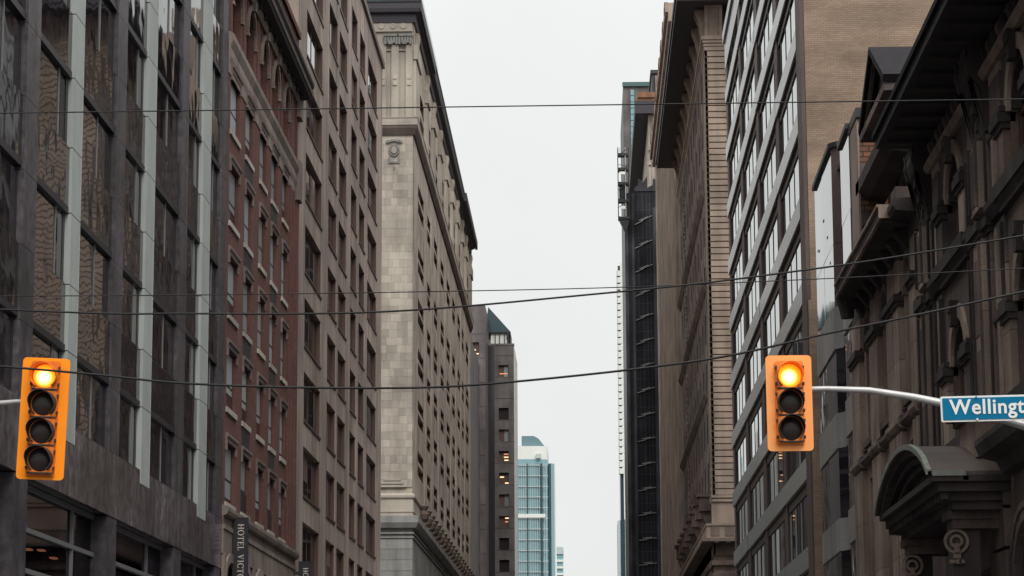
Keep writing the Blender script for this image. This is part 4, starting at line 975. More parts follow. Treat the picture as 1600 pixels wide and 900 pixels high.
# ------------------------------------------------------------------ right 1: two sooty brownstone bank buildings
def pilaster(fr, a, c, v0, v1, d, par, mat='r1_light', cap=True, seg=2.1, name='pilaster_stone'):
    z = v0
    while z < v1-.05:
        z1 = min(z+seg, v1)
        m = MB(); m.fb(fr, a, c, z+.006, z1-.006, -.1, d); part(name, m, M[mat], par, org=fr.pos(a, z)); z = z1
    if cap:
        m = MB(); m.fb(fr, a-.08, c+.08, v1, v1+.12, -.1, d+.05); m.fb(fr, a-.12, c+.12, v1+.12, v1+.3, -.1, d+.11); part('capital', m, M['r1_black'], par)
def console(fr, a, c, v0, v1, d, par, mat='r1_black'):
    h = v1-v0; m = MB()
    prof = [(0, v0), (d*.22, v0), (d*.3, v0+h*.12), (d*.2, v0+h*.3), (d*.4, v0+h*.5), (d*.85, v0+h*.66), (d, v0+h*.82), (d*.92, v0+h*.93), (d, v1), (0, v1)]
    m.profile(fr, prof, a, c)
    for u in (a+.06, c-.26): m.profile(fr, [(x*1.09, v) for x, v in prof[1:-1]], u, u+.2)
    cy = (a+c)/2
    for k in range(4): m.fb(fr, cy-.12, cy+.12, v0+h*(.1+.2*k), v0+h*(.2+.2*k), 0, d*(.4+.17*k))
    part('console', m, M[mat], par)
def bank_hall():
    X = 8.0; fr = Fr('R', X)
    t = thing('bank_hall', 'sooty brownstone bank hall with arched windows and deep black eaves', 'building', (X, 50, 0))
    Y0, Y1 = 39.5, 60.4; B = 8.5
    p2 = (49.35, 51.1); pil = [(p2[0]+B*k, p2[1]+B*k) for k in (-1, 0, 1)]
    arcs = [(53.35, 55.65), (44.85, 47.15)]
    holes = []
    for a, c in arcs: holes += [(a, c, 11.95, 14.2), (a, c, 7.9, 10.62)]
    holes += [(45.0, 48.2, .5, 5.55), (51.0, 55.4, .13, 5.0)]
    part('wall', holed(fr, Y0, Y1, 0, 15.3, holes, .55), M['r1_stone'], t)
    b = MB(); b.box(X+.56, 26, Y0+.0, Y1, 0, 15.3); part('wall', b, M['r1_stone'], t)
    m = MB(); m.poly((X, Y0, 0), (X+18, Y0, 0), (X+18, Y0, 15.3), (X, Y0, 15.3)); part('side_wall', m, M['r1_stone'], t)
    for a, c in arcs:
        for s, tp, sp in ((11.95, 14.2, 13.2), (7.9, 10.62, 9.6)):
            part('arch_stone', arch_corners(fr, a, c, sp, tp, -.2, .01), M['r1_stone'], t)
            part('arch_moulding', arch_band(fr, a+.12, c-.12, sp, tp-sp-.12, .3, -.15, .08), M['r1_light'], t)
            part('arch_moulding', arch_band(fr, a+.3, c-.3, sp, tp-sp-.3, .14, -.18, .01), M['r1_black'], t)
            m = MB(); m.extrude([fr.pos((a+c)/2+q, v, .05) for q, v in ((-.15, tp-.3), (.15, tp-.3), (.24, tp+.22), (-.24, tp+.22))], fr.vec(0, 0, .16)); m.fb(fr, (a+c)/2-.2, (a+c)/2+.2, tp+.0, tp+.24, .05, .24); part('keystone', m, M['r1_black'], t)
            fm = MB(); fm.fb(fr, a, a+.12, s, tp, -.25, -.15); fm.fb(fr, c-.12, c, s, tp, -.25, -.15); fm.fb(fr, (a+c)/2-.05, (a+c)/2+.05, s, tp, -.25, -.17); fm.fb(fr, a+.12, c-.12, sp-.1, sp, -.25, -.16)
            wo = part('window', fm, M['brown_frame'], t, org=fr.pos(a, s))
            g = MB(); g.fb(fr, a, c, s, tp, -.24, -.2); part('pane', g, M['glass_dark'], wo, org=fr.pos(a, s))
            # jamb pilasters with dark impost blocks, sills
            for u0, u1 in ((a-.95, a-.12), (c+.12, c+.95)):
                pilaster(fr, u0, u1, s, sp-.3, .13, t, 'r1_stone' if (u0 > c) == (s > 9) else 'r1_light', seg=1.2, name='jamb_stone')
                m = MB(); m.fb(fr, u0-.1, u1+.1, sp+.02, sp+.13, -.1, .2); m.fb(fr, u0, u1, sp-.12, sp+.02, .1, .16); part('impost', m, M['r1_black'], t)
            m = MB(); m.fb(fr, a-1.05, c+1.05, s-.28, s, -.1, .24); m.fb(fr, a-.9, c+.9, s-.5, s-.28, -.1, .13); part('sill', m, M['r1_black'], t)
    # thin upright mouldings and recessed panels give the pilasters and wall strips their carved look
    vm = Rel(fr)
    for (v0, v1) in ((7.85, 11.3), (12.0, 13.35)):
        for u, w, d, mt in ((49.5, .1, .15, 'r1_black'), (50.02, .06, .26, 'r1_stone'), (50.96, .06, .26, 'r1_black'), (51.3, .16, .1, 'r1_stone'), (52.1, .07, .14, 'r1_black'), (56.72, .08, .12, 'r1_black'), (57.0, .3, .09, 'r1_light'), (57.5, .1, .12, 'r1_black'), (58.02, .09, .16, 'r1_black'), (58.55, .06, .26, 'r1_stone'), (59.5, .06, .26, 'r1_black'), (59.8, .25, .1, 'r1_light'), (48.1, .08, .12, 'r1_black'), (48.7, .3, .09, 'r1_light'), (44.0, .2, .1, 'r1_light')):
            m = MB(); m.fb(fr, u, u+w, v0, v1, -.02, d); part('upright_moulding', m, M[mt], t, org=fr.pos(u, v0))
    for a, c in pil:
        for v0, v1 in ((8.2, 9.2), (9.5, 11.0), (12.1, 13.2)):
            m = MB(); m.fb(fr, a+.72, c-.17, v0, v1, .19, .215); part('pilaster_panel', m, M['r1_stone'], t, org=fr.pos(a, v0))
    for k in range(26):
        u = 44.2+.62*k; m = MB(); m.profile(fr, [(0, 14.64), (.07, 14.66), (.16, 14.9), (.16, 15.0), (0, 15.0)], u, u+.26); part('frieze_block', m, M['r1_stone'] if k % 2 else M['r1_black'], t, org=fr.pos(u, 14.64))
    # wall stones in the panels beside the windows
    for a, c in ((51.2, 52.25), (56.75, 57.7), (47.95, 49.25)):
        for k in range(8):
            z = 7.7+.93*k
            if 11.2 < z < 11.75: continue
            m = MB(); m.fb(fr, a, c, z+.012, z+.92, -.05, .05); part('wall_stone', m, M['r1_light'] if k % 3 else M['r1_stone'], t, org=fr.pos(a, z))
    for a, c in pil:
        pilaster(fr, a+.55, c, 7.8, 11.35, .2, t); pilaster(fr, a, a+.5, 7.8, 11.35, .1, t, 'r1_stone', seg=3)
        pilaster(fr, a+.55, c, 11.95, 13.3, .2, t, cap=False); pilaster(fr, a, a+.5, 11.95, 13.3, .1, t, 'r1_stone', cap=False, seg=3)
        console(fr, a+.15, c, 13.4, 15.15, .42, t)
    # string courses between pilasters
    for v0, v1, d in ((11.52, 11.86, .22), (13.02, 13.2, .12), (9.44, 9.62, .12)):
        us = [Y0] + [x for p in pil for x in p] + [Y1]
        for a, c in zip(us[::2], us[1::2]):
            cuts = [a] + [x for q in sorted(arcs) if a < q[0] < c for x in (q[0]-.95, q[1]+.95)] + [c] if v0 != 11.52 else [a, c]
            for u0, u1 in zip(cuts[::2], cuts[1::2]):
                if u1-u0 > .1:
                    m = MB(); m.profile(fr, [(0, v0), (d*.5, v0), (d, v0+(v1-v0)*.6), (d, v1), (0, v1)], u0, u1); part('string_course', m, M['r1_black'], t)
    m = MB(); m.profile(fr, [(0, 14.42), (.12, 14.42), (.2, 14.52), (.2, 14.6), (0, 14.62)], Y0, Y1); part('frieze_moulding', m, M['r1_light'], t)
    m = MB(); m.fb(fr, Y0, Y1, 14.63, 15.12, 0, .06); part('frieze', m, M['r1_stone'], t)
    m = MB(); m.box(6.82, 24, Y0-1.1, 58.75, 15.2, 15.42); part('eaves', m, M['soffit'], t)
    m = MB(); m.box(6.74, 24, Y0-1.2, 58.8, 15.43, 15.56); part('eaves_edge', m, M['r1_slate'], t)
    m = MB(); m.extrude([(6.9, Y0-1, 15.57), (14, Y0-1, 15.57), (14, Y0-1, 17.0), (10.5, Y0-1, 16.4)], (0, 58.6-Y0+1, 0)); part('roof', m, M['r1_slate'], t)
    mb = MB(); mb.box(0, .9, 0, .3, -.07, 0); mm = mb.mesh('eaves_bracket', M['r1_black'])
    for k in range(15): put('eaves_bracket', mm, t, (7.0, 40.5+1.24*k, 15.195))
    # ground storey: rusticated blocks, door arch, cornice, pedestal
    for k in range(8):
        for a, c in ((39.6, 42.0), (42.02, 44.6), (48.75, 50.6)):
            if k*.78+.5 > 6.2: continue
            m = MB(); z = .5+.78*k; m.fb(fr, a+.03, c-.03, z+.035, z+.745, 0, .14); part('rusticated_stone', m, M['r1_stone'], t, org=fr.pos(a, z))
    part('arch_stone', arch_corners(fr, 45.0, 48.2, 4.1, 5.55, -.5, .01), M['r1_stone'], t)
    for e, w, d, mt in ((0, .18, .2, 'r1_stone'), (.2, .12, .26, 'r1_stone'), (-.18, .16, .0, 'r1_black')):
        part('arch_moulding', arch_band(fr, 45.0-e, 48.2+e, 4.1, 1.45+e, w, -.3, d*.6), M[mt], t)
    m = MB(); m.fb(fr, 44.75, 45.0, .2, 4.1, 0, .12); m.fb(fr, 48.2, 48.45, .2, 4.1, 0, .12); part('arch_jamb', m, M['r1_light'], t)
    g = MB(); g.fb(fr, 45.0, 48.2, .5, 5.55, -.54, -.5); part('door_pane', g, M['glass_dark'], t)
    m = MB(); m.profile(fr, [(0, 6.5), (.2, 6.55), (.3, 6.75), (.62, 6.85), (.7, 7.05), (.7, 7.15), (0, 7.3)], Y0, 48.4); part('ground_cornice', m, M['r1_black'], t)
    m = MB(); m.profile(fr, [(0, 6.5), (.2, 6.55), (.3, 6.75), (.42, 6.95), (0, 7.1)], 57.6, Y1); part('ground_cornice', m, M['r1_black'], t)
    m = MB(); m.fb(fr, 49.2, 51.3, 6.95, 7.75, 0, .55); part('pedestal', m, M['r1_light'], t)
    m = MB(); m.fb(fr, 49.0, 51.5, 7.75, 7.85, 0, .65); m.fb(fr, 48.9, 51.6, 7.87, 8.0, 0, .78); part('pedestal_cap', m, M['r1_stone'], t)
    # segmental door hood: barrel roof standing out over the pavement
    ya, yb, zs, za, xf = 48.6, 57.6, 6.55, 7.44, 6.5
    n = 14; arc = [(ya+(yb-ya)*k/n, zs+(za-zs)*(1-((k/n-.5)*2)**2)**.82) for k in range(n+1)]
    for q0, q1 in ((0, 4), (4, 7), (7, 10), (10, n)):
        m = MB()
        m.extrude([(xf-.06, y, z) for y, z in arc[q0:q1+1]]+[(xf-.06, y, z+.07) for y, z in arc[q0:q1+1][::-1]], (8.05-xf, 0, 0)); part('hood_sheet', m, M['hood_lead'], t)
    m = MB(); m.extrude([(xf-.1, y, z+.0) for y, z in arc]+[(xf-.1, y, z+.11) for y, z in arc[::-1]], (.1, 0, 0)); m.box(xf+.02, 7.15, ya-.03, ya, zs-.02, zs+.09); part('hood_edge', m, M['hood_edge'], t)
    for e, x0, mt in ((.12, xf+.04, 'r1_stone'), (.3, xf+.16, 'r1_black'), (.42, xf+.3, 'r1_stone'), (.58, xf+.44, 'r1_black')):
        sc = lambda y, z, e=e: (ya+e*1.6+(y-ya)*((yb-ya-3.2*e)/(yb-ya)), zs+(z-zs)*((za-zs-e)/(za-zs)))
        o_ = [sc(y, z, e-.13) for y, z in arc]; i_ = [sc(y, z) for y, z in arc]
        m = MB(); m.extrude([(x0, y, z) for y, z in o_]+[(x0, y, z) for y, z in i_[::-1]], (.18, 0, 0)); part('hood_moulding', m, M[mt], t)
    m = MB(); m.extrude([(xf+.6, y, z-.02) for y, z in arc]+[(xf+.6, yb, zs-.1), (xf+.6, ya, zs-.1)], (.1, 0, 0)); part('tympanum', m, M['r1_light'], t)
    m = MB(); m.box(xf+.02, 8, ya+.0, yb, zs-.12, zs-.0); m.box(xf+.14, 8, ya+.12, yb-.12, zs-.3, zs-.12); m.box(xf+.34, 8, ya+.3, yb-.3, zs-.46, zs-.3); m.box(xf+.44, 8, ya+.42, yb-.42, zs-.62, zs-.46); part('hood_cornice', m, M['r1_black'], t)
    m = MB()
    for k in range(22): m.box(xf+.2, xf+.34, ya+.2+.4*k, ya+.4+.4*k, zs-.44, zs-.31)
    part('dentil_row', m, M['r1_black'], t, kind='stuff')
    for y0 in (49.2, 56.0):
        m = MB(); m.box(6.9, 8, y0+.1, y0+1.05, 5.78, 5.93); m.box(6.98, 8, y0+.17, y0+.95, 5.6, 5.78); part('entablature_block', m, M['r1_stone'], t)
        m = MB(); m.box(6.98, 7.5, y0+.3, y0+.9, .6, 5.59); part('door_column', m, M['r1_black'], t)
        m = MB(); cy, cz = 7.05, 5.36
        for r0, r1, dd in ((.185, .24, .06), (.08, .13, .05)):
            for q in range(20):
                A, Bq = q*math.pi/10, (q+1)*math.pi/10
                m.extrude([(cy+r0*math.cos(A), y0+.3-dd, cz+r0*math.sin(A)), (cy+r1*math.cos(A), y0+.3-dd, cz+r1*math.sin(A)), (cy+r1*math.cos(Bq), y0+.3-dd, cz+r1*math.sin(Bq)), (cy+r0*math.cos(Bq), y0+.3-dd, cz+r0*math.sin(Bq))], (0, dd, 0))
        for q, (dx, dz, w, h) in enumerate(((0, -.1, .05, .14), (.0, -.25, .07, .08), (-.09, -.37, .05, .05), (.09, -.37, .05, .05), (.02, -.37, .05, .06))): m.box(cy+dx-w, cy+dx+w, y0+.2, y0+.3, cz+dz-h, cz+dz+h*.4)
        part('carved_rosette', m, M['r1_light'], t)
    m = MB(); m.box(7.15, 7.3, 49.05, 49.15, 6.12, 6.16); part('lamp', m, M['pale_panel'], t)
    m = MB(); m.profile(fr, [(0, 4.3), (.9, 4.35), (1.05, 4.55), (1.05, 4.7), (0, 4.75)], 58.3, 64); part('lower_ledge', m, M['r1_black'], t)
bank_hall()

def bank_annex():
    X = 8.0; fr = Fr('R', X)
    t = thing('bank_annex', 'narrow brownstone building with paired arched windows and gabled roof dormer', 'building', (X, 68, 0))
    Y0, Y1 = 60.42, 75.55
    wins = [(61.75, 63.45), (66.6, 68.45), (70.75, 72.75)]
    holes = [(a, c, 9.95, 13.45) for a, c in wins]+[(a, c, 5.0, 8.9) for a, c in wins]
    part('wall', holed(fr, Y0, Y1, 0, 14.3, holes, .6), M['r1_light'], t)
    b = MB(); b.box(X+.61, 24, Y0, Y1, 0, 14.3); part('wall', b, M['r1_stone'], t)
    for i, (a, c) in enumerate(wins):
        sp = 12.55
        part('arch_stone', arch_corners(fr, a, c, sp, 13.45, -.2, .01), M['r1_light'], t)
        part('arch_moulding', arch_band(fr, a+.1, c-.1, sp, .8, .22, -.2, .08), M['r1_stone'], t)
        fm = MB(); fm.fb(fr, a, a+.1, 9.95, 13.4, -.25, -.14); fm.fb(fr, c-.1, c, 9.95, 13.4, -.25, -.14); fm.fb(fr, (a+c)/2-.04, (a+c)/2+.04, 9.95, 13.4, -.25, -.16); fm.fb(fr, a+.1, c-.1, 11.7, 11.8, -.25, -.15)
        wo = part('window', fm, M['grey_metal'], t, org=fr.pos(a, 9.95)); g = MB(); g.fb(fr, a, c, 9.95, 13.45, -.22, -.18); part('pane', g, M['glass_dark'], wo, org=fr.pos(a, 9.95))
        g = MB(); g.fb(fr, a, c, 5.0, 8.9, -.24, -.2); fm = MB(); fm.fb(fr, a, a+.1, 5, 8.9, -.25, -.15); fm.fb(fr, c-.1, c, 5, 8.9, -.25, -.15); fm.fb(fr, a+.1, c-.1, 7.5, 7.6, -.25, -.15)
        wo = part('window', fm, M['grey_metal'], t, org=fr.pos(a, 5)); part('pane', g, M['glass_dark'], wo, org=fr.pos(a, 5))
        m = MB(); m.fb(fr, a-.1, c+.1, 9.75, 9.93, -.2, .16); m.fb(fr, a+.05, c-.05, 9.58, 9.74, 0, .02); part('sill', m, M['r1_stone'], t)
        for u in (a-.12, c-.06):
            m = MB(); m.profile(fr, [(0, 9.35), (.05, 9.35), (.16, 9.7), (0, 9.74)], u, u+.2); part('sill_bracket', m, M['r1_black'], t)
    piers = [(60.62, 61.65), (63.9, 65.0), (65.25, 66.45), (68.6, 70.6), (73.35, 75.5)]
    for a, c in piers:
        pilaster(fr, a, c, 9.6, 12.35, .16, t, seg=1.4)
        pilaster(fr, a, c, 4.6, 9.2, .16, t, cap=False, seg=1.55)
        m = MB(); m.fb(fr, a-.06, c+.06, 12.72, 13.6, -.1, .1); part('pier_head', m, M['r1_light'], t)
    m = MB(); m.profile(fr, [(0, 9.28), (.12, 9.3), (.2, 9.4), (.2, 9.5), (0, 9.55)], Y0, Y1); part('string_course', m, M['r1_stone'], t)
    for a, c in piers:
        m = MB(); m.profile(fr, [(.0, 9.24), (.2, 9.3), (.26, 9.4), (.26, 9.52), (0, 9.56)], a-.1, c+.1); part('string_break', m, M['r1_light'], t)
    # main cornice with its projecting centre
    m = MB(); m.fb(fr, Y0, Y1, 13.62, 14.05, 0, .08); part('frieze', m, M['r1_black'], t)
    m = MB(); m.profile(fr, [(0, 14.05), (.55, 14.1), (.62, 14.22), (.62, 14.38), (0, 14.42)], Y0, Y1-1.4); part('cornice', m, M['r1_black'], t)
    m = MB(); m.profile(fr, [(0, 13.98), (.74, 14.03), (.82, 14.18), (.82, 14.4), (0, 14.46)], 61.6, 72.6); part('cornice_centre', m, M['r1_black'], t)
    m = MB(); m.fb(fr, 61.55, 72.62, 14.4, 14.47, .6, .88); m.fb(fr, 61.5, 61.6, 14.12, 14.46, .1, .84); m.fb(fr, 61.56, 72.6, 14.08, 14.12, .76, .84); part('cornice_lip', m, M['r1_light'], t)
    for k in range(8):
        m = MB(); u = 62.2+1.45*k; m.profile(fr, [(0, 13.5), (.1, 13.52), (.4, 13.9), (.4, 13.97), (0, 13.97)], u, u+.4); part('cornice_bracket', m, M['r1_black'], t, org=fr.pos(u, 13.5))
    m = MB(); m.tube([fr.pos(72.75, 13.5, .5), fr.pos(72.75, 14.3, .55)], [.18, .3], 8); part('finial', m, M['r1_black'], t)
    # attic: slate slope, tan pilasters, pedimented dormer, small dormer hood
    m = MB(); m.extrude([(8.95, Y0, 14.4), (9.5, Y0, 18.2), (13, Y0, 18.6), (13, Y0, 14.4)], (0, 12.9, 0)); part('attic_slope', m, M['r1_slate'], t)
    for a, c in ((62.3, 63.5), (64.9, 66.2), (67.6, 68.6), (70.2, 71.3), (71.9, 72.7)):
        m = MB(); m.fb(Fr('R', 8.75), a, c, 14.45, 17.6, -.5, 0); part('attic_pilaster', m, M['r1_light'], t, org=(8.75, a, 14.45))
    m = MB(); m.fb(Fr('R', 8.6), 60.6, 66.6, 17.6, 17.95, -.6, .1); part('attic_moulding', m, M['r1_stone'], t)
    m = MB(); m.fb(fr, 62.4, 63.4, 14.46, 15.1, -.2, .3); part('attic_pedestal', m, M['r1_stone'], t)
    yc, ya, yb, ze, za = 68.6, 65.6, 71.7, 18.6, 20.15
    for s, y in ((-1, ya), (1, yb)):
        m = MB(); m.extrude([(7.85, y, ze), (7.85, yc, za), (7.85, yc, za+.2), (7.85, y+s*.12, ze+.17)], (2.6, 0, 0)); part('dormer_roof', m, M['r1_slate'], t)
        m = MB(); m.extrude([(7.97, y-s*.4, ze+.02), (7.97, yc, za-.13), (7.97, yc, za-.02), (7.97, y-s*.05, ze+.0)], (.1, 0, 0)); part('gable_moulding', m, M['r1_stone'], t)
    m = MB(); m.extrude([(8.2, ya+.5, ze), (8.2, yb-.5, ze), (8.2, yc, za-.2)], (2.2, 0, 0)); part('gable', m, M['r1_black'], t)
    m = MB(); m.box(7.88, 10.2, ya+.05, yb-.05, ze-.22, ze); part('gable_cornice', m, M['r1_stone'], t); 
    m = MB(); m.box(8.75, 11, ya+.8, yb-.8, 14.4, ze-.22); part('dormer_wall', m, M['r1_black'], t)
    m = MB(); m.profile(Fr('R', 8.75), [(0, 17.0), (.5, 17.1), (.75, 17.35), (.75, 17.72), (.2, 18.05), (0, 18.05)], 67.0, 74.3); part('dormer_hood', m, M['r1_black'], t)
    m = MB(); m.box(8.02, 8.7, 66.94, 67.0, 17.62, 17.74); m.box(8.2, 8.6, 66.95, 67.0, 17.3, 17.45); part('hood_end', m, M['r1_slate'], t)
    g = MB(); g.box(8.7, 8.75, 67.2, 70.0, 14.6, 16.6); part('dormer_window', g, M['glass_dark'], t)
bank_annex()

# ------------------------------------------------------------------ traffic lights on mast arms, street sign
def rounded(cx, cz, w, h, r, n=5):
    p = []
    for sx, sz, a0 in ((1, 1, 0), (-1, 1, 90), (-1, -1, 180), (1, -1, 270)):
        for k in range(n+1):
            q = math.radians(a0+90*k/n); p.append((cx+sx*(w/2-r)+r*math.cos(q), cz+sz*(h/2-r)+r*math.sin(q)))
    return p
def traffic_light(label, loc, n, w, h, sheet, body, yaw, lean, visor_dx):
    t = thing('traffic_light', label, 'traffic light', loc, 'traffic lights over the junction')
    def pt(name, mb, mat, par=None, off=(0, 0, 0), smooth=False):
        o = bpy.data.objects.new(name, mb.mesh(name, mat, (0, 0, 0), smooth)); C.objects.link(o); o.parent = par or t; o.location = off; return o
    m = MB(); m.extrude([(x, .03, z) for x, z in rounded(0, 0, w, h, .055)], (0, .03, 0)); pt('backboard', m, M[sheet])
    bw, sh = .335, .37 if n == 4 else .355
    H = sh*n
    m = MB(); m.extrude([(x, -.02, z) for x, z in rounded(0, 0, bw+.04, H+.05, .03)], (0, .28, 0)); pt('housing', m, M[body])
    dsh = sh
    for k in range(n):
        z = H/2-dsh*(k+.5)
        d = MB(); d.extrude([(x, -.07, zz) for x, zz in rounded(0, 0, bw, dsh-.02, .03)], (0, .05, 0)); do = pt('signal_door', d, M[body], off=(0, 0, z))
        ri = MB(); N = 28; r = .165
        # tunnel visor: a short tube open below
        ang = [math.radians(-52+(284)*q/N) for q in range(N+1)]
        for q in range(N):
            a0, a1 = ang[q], ang[q+1]; L0 = .20*(.55+.45*max(0, math.sin((a0+a1)/2))**.5) if math.sin((a0+a1)/2) > 0 else .10
            pts = [(r*math.cos(a0), -.065, r*math.sin(a0)), (r*math.cos(a1), -.065, r*math.sin(a1)), ((r+.008)*math.cos(a1), -.065, (r+.008)*math.sin(a1)), ((r+.008)*math.cos(a0), -.065, (r+.008)*math.sin(a0))]
            ri.extrude(pts, (visor_dx*L0/.2, -L0, 0))
        pt('visor', ri, M[body] if k == 0 else M['visor_in'], do)  # top visor coloured orange for the glow of its lens, others black
        le = MB(); R_ = .155
        le.v.append((0, -.105, 0)); rr = (.35, .7, 1.0)
        for i, q in enumerate(rr):
            for s in range(28): A = 2*math.pi*s/28; le.v.append((R_*q*math.cos(A), -.075-.03*(1-q*q), R_*q*math.sin(A)))
        for s in range(28): le.f.append((0, 1+s, 1+(s+1) % 28))
        for i in range(2):
            for s in range(28): a = 1+28*i+s; b = 1+28*i+(s+1) % 28; le.f.append((a, a+28, b+28, b))
        pt('lens', le, M['lens_on'] if k == 0 else M['lens_off'], do, smooth=True)
        hb = MB()
        for sx in (-1, 1):
            for dz in (-.11, .11): hb.box(sx*(bw/2+.012)-.014, sx*(bw/2+.012)+.014, -.085, -.04, dz-.02, dz+.02)
        hb.box(-bw/2, bw/2, -.076, -.06, -dsh/2, -dsh/2+.02)
        pt('hinge', hb, M['visor_in'], do)
    t.rotation_euler = (0, math.radians(lean), math.radians(yaw)); return t
traffic_light('three lens orange traffic light on the arm beside the blue street sign, top lens glowing', (2.71, 34, 6.035), 3, .61, 1.28, 'sig_right', 'sig_body_r', 2, -.3, .01)
traffic_light('four lens deep orange traffic light in front of the dark granite office, top lens glowing', (-7.165, 33.6, 5.86), 4, .62, 1.62, 'sig_left', 'sig_body_l', 8, 1.9, -.05)
def mast_arm(label, pts, rs, pole):
    t = thing('mast_arm', label, 'signal arm', (pole[0], pole[1], 0.13), 'mast arms carrying the traffic lights')
    m = MB(); m.tube(pts, rs, 12); part('arm', m, M['steel'], t, smooth=True)
    m = MB(); m.tube([(pole[0], pole[1], .13), (pole[0], pole[1], pole[2])], [.14, .10], 12); part('pole', m, M['steel'], t, smooth=True)
    m = MB(); m.box(pole[0]-.22, pole[0]+.22, pole[1]-.22, pole[1]+.22, .13, .2); part('base_plate', m, M['steel'], t)
    return t
Ya = 34.35
mast_arm('galvanised arm running behind the blue street sign to the right hand signal', [(2.75, Ya, 6.26), (3.25, Ya, 6.265), (3.8, Ya, 6.24), (4.4, Ya, 6.14), (4.85, Ya, 6.04), (5.6, Ya, 5.83), (6.3, Ya, 5.6), (7.15, Ya, 5.25)], [.034, .036, .042, .05, .056, .062, .068, .075], (7.2, Ya, 5.6))
m_ = mast_arm('galvanised arm reaching in to the four lens signal', [(-7.0, 33.95, 6.13), (-7.6, 33.95, 6.13), (-8.3, 33.95, 6.08), (-9.2, 33.95, 5.8), (-10.1, 33.95, 5.4)], [.03, .034, .04, .05, .06], (-10.15, 33.95, 5.7))
def street_sign():
    fs = Fr('S', 33.9); x0, x1, z0, z1 = 4.69, 6.5, 5.765, 6.105
    t = thing('street_sign', 'blue street name sign with white border on the signal arm', 'street sign', (5.8, 33.9, 5.9))
    m = MB(); m.extrude([fs.pos(u, v, -.01) for u, v in rounded((x0+x1)/2, (z0+z1)/2, x1-x0, z1-z0, .02)], (0, .015, 0)); part('border', m, M['sign_white'], t)
    m = MB(); m.extrude([fs.pos(u, v, .0) for u, v in rounded((x0+x1)/2, (z0+z1)/2, x1-x0-.05, z1-z0-.05, .012)], (0, .008, 0)); part('panel', m, M['sign_blue'], t)
    cu = bpy.data.curves.new('lettering', 'FONT'); cu.body = 'Wellington'; cu.size = .30; cu.offset = .006; cu.extrude = .002; cu.space_character = 1.08
    o = bpy.data.objects.new('lettering_source', cu); C.objects.link(o)
    me = bpy.data.meshes.new_from_object(o.evaluated_get(bpy.context.evaluated_depsgraph_get())); me.name = 'lettering'
    bpy.data.objects.remove(o); bpy.data.curves.remove(cu)
    xs = [v.co.x for v in me.vertices]; sx = 1.27/(max(xs)-min(xs)); bx = min(xs)
    for v in me.vertices: x, y, z = v.co; v.co = ((x-bx)*sx, -z, y*.92)
    me.materials.clear(); me.materials.append(M['sign_white'])
    lo = bpy.data.objects.new('lettering', me); C.objects.link(lo); lo.parent = t; lo.location = Vector((4.80, 33.892, 5.865))-W[t.name]
    for u in (5.16, 6.1):
        for v in (6.085, 5.79):
            m = MB(); m.tube([fs.pos(u, v, .0), fs.pos(u, v, .018)], .014, 8); part('bolt', m, M['sign_white'] if v < 6 else M['grey_metal'], t)
        m = MB(); m.fb(fs, u-.025, u+.025, z0+.02, z1-.02, -.40, -.015); part('bracket', m, M['grey_metal'], t)
    t.rotation_euler = (0, math.radians(-.9), 0)
street_sign()

# ------------------------------------------------------------------ hotel blade signs, serif letters reading downwards
def serif(ch):
    """strokes of one capital as polygons in a unit cell, x to the right, y up, height 1"""
    P = []; W_ = {'H': .82, 'O': .86, 'T': .72, 'E': .66, 'L': .62, 'V': .8, 'I': .34, 'C': .76, 'R': .8, 'A': .82}.get(ch, .7)
    def bar(x0, x1, y0, y1): P.append([(x0, y0), (x1, y0), (x1, y1), (x0, y1)])
    def stem(x, w=.14): bar(x-w/2, x+w/2, 0, 1); bar(x-w/2-.07, x+w/2+.07, 0, .05); bar(x-w/2-.07, x+w/2+.07, .95, 1)
    def ring(cx, cy, rx, ry, a0, a1, tx, ty, n=20):
        for k in range(n):
            A, B = math.radians(a0+(a1-a0)*k/n), math.radians(a0+(a1-a0)*(k+1)/n)
            P.append([(cx+rx*math.cos(A), cy+ry*math.sin(A)), (cx+rx*math.cos(B), cy+ry*math.sin(B)), (cx+(rx-tx)*math.cos(B), cy+(ry-ty)*math.sin(B)), (cx+(rx-tx)*math.cos(A), cy+(ry-ty)*math.sin(A))])
    if ch == 'H': stem(.15); stem(.67); bar(.2, .62, .48, .54)
    if ch == 'I': stem(.17)
    if ch == 'T': stem(.36); bar(.0, .72, .94, 1); bar(0, .05, .76, .94); bar(.67, .72, .76, .94)
    if ch == 'E': stem(.15); bar(.2, .6, .94, 1); bar(.2, .62, 0, .06); bar(.2, .46, .49, .55); bar(.55, .6, .78, .94); bar(.57, .62, .06, .24); bar(.42, .46, .42, .62)
    if ch == 'L': stem(.15); bar(.2, .6, 0, .06); bar(.55, .6, .06, .26)
    if ch == 'O': ring(.43, .5, .43, .52, 0, 360, .15, .06, 28)
    if ch == 'C': ring(.43, .5, .43, .52, 42, 318, .15, .06, 24); bar(.68, .74, .68, .95); bar(.68, .74, .05, .3)
    if ch == 'V': P.append([(.06, 1), (.22, 1), (.47, .12), (.4, 0)]); P.append([(.4, 0), (.47, .12), (.72, 1), (.64, 1)]); bar(0, .3, .95, 1); bar(.55, .82, .95, 1)
    if ch == 'A': P.append([(.36, 1), (.46, 1), (.16, 0), (.08, 0)]); P.append([(.36, 1), (.46, 1), (.78, 0), (.6, 0)]); bar(.2, .6, .3, .36); bar(0, .26, 0, .05); bar(.52, .86, 0, .05)
    if ch == 'R': stem(.15); ring(.3, .74, .36, .26, -90, 90, .13, .05, 14); P.append([(.32, .5), (.46, .5), (.82, 0), (.64, 0)])
    return P, W_
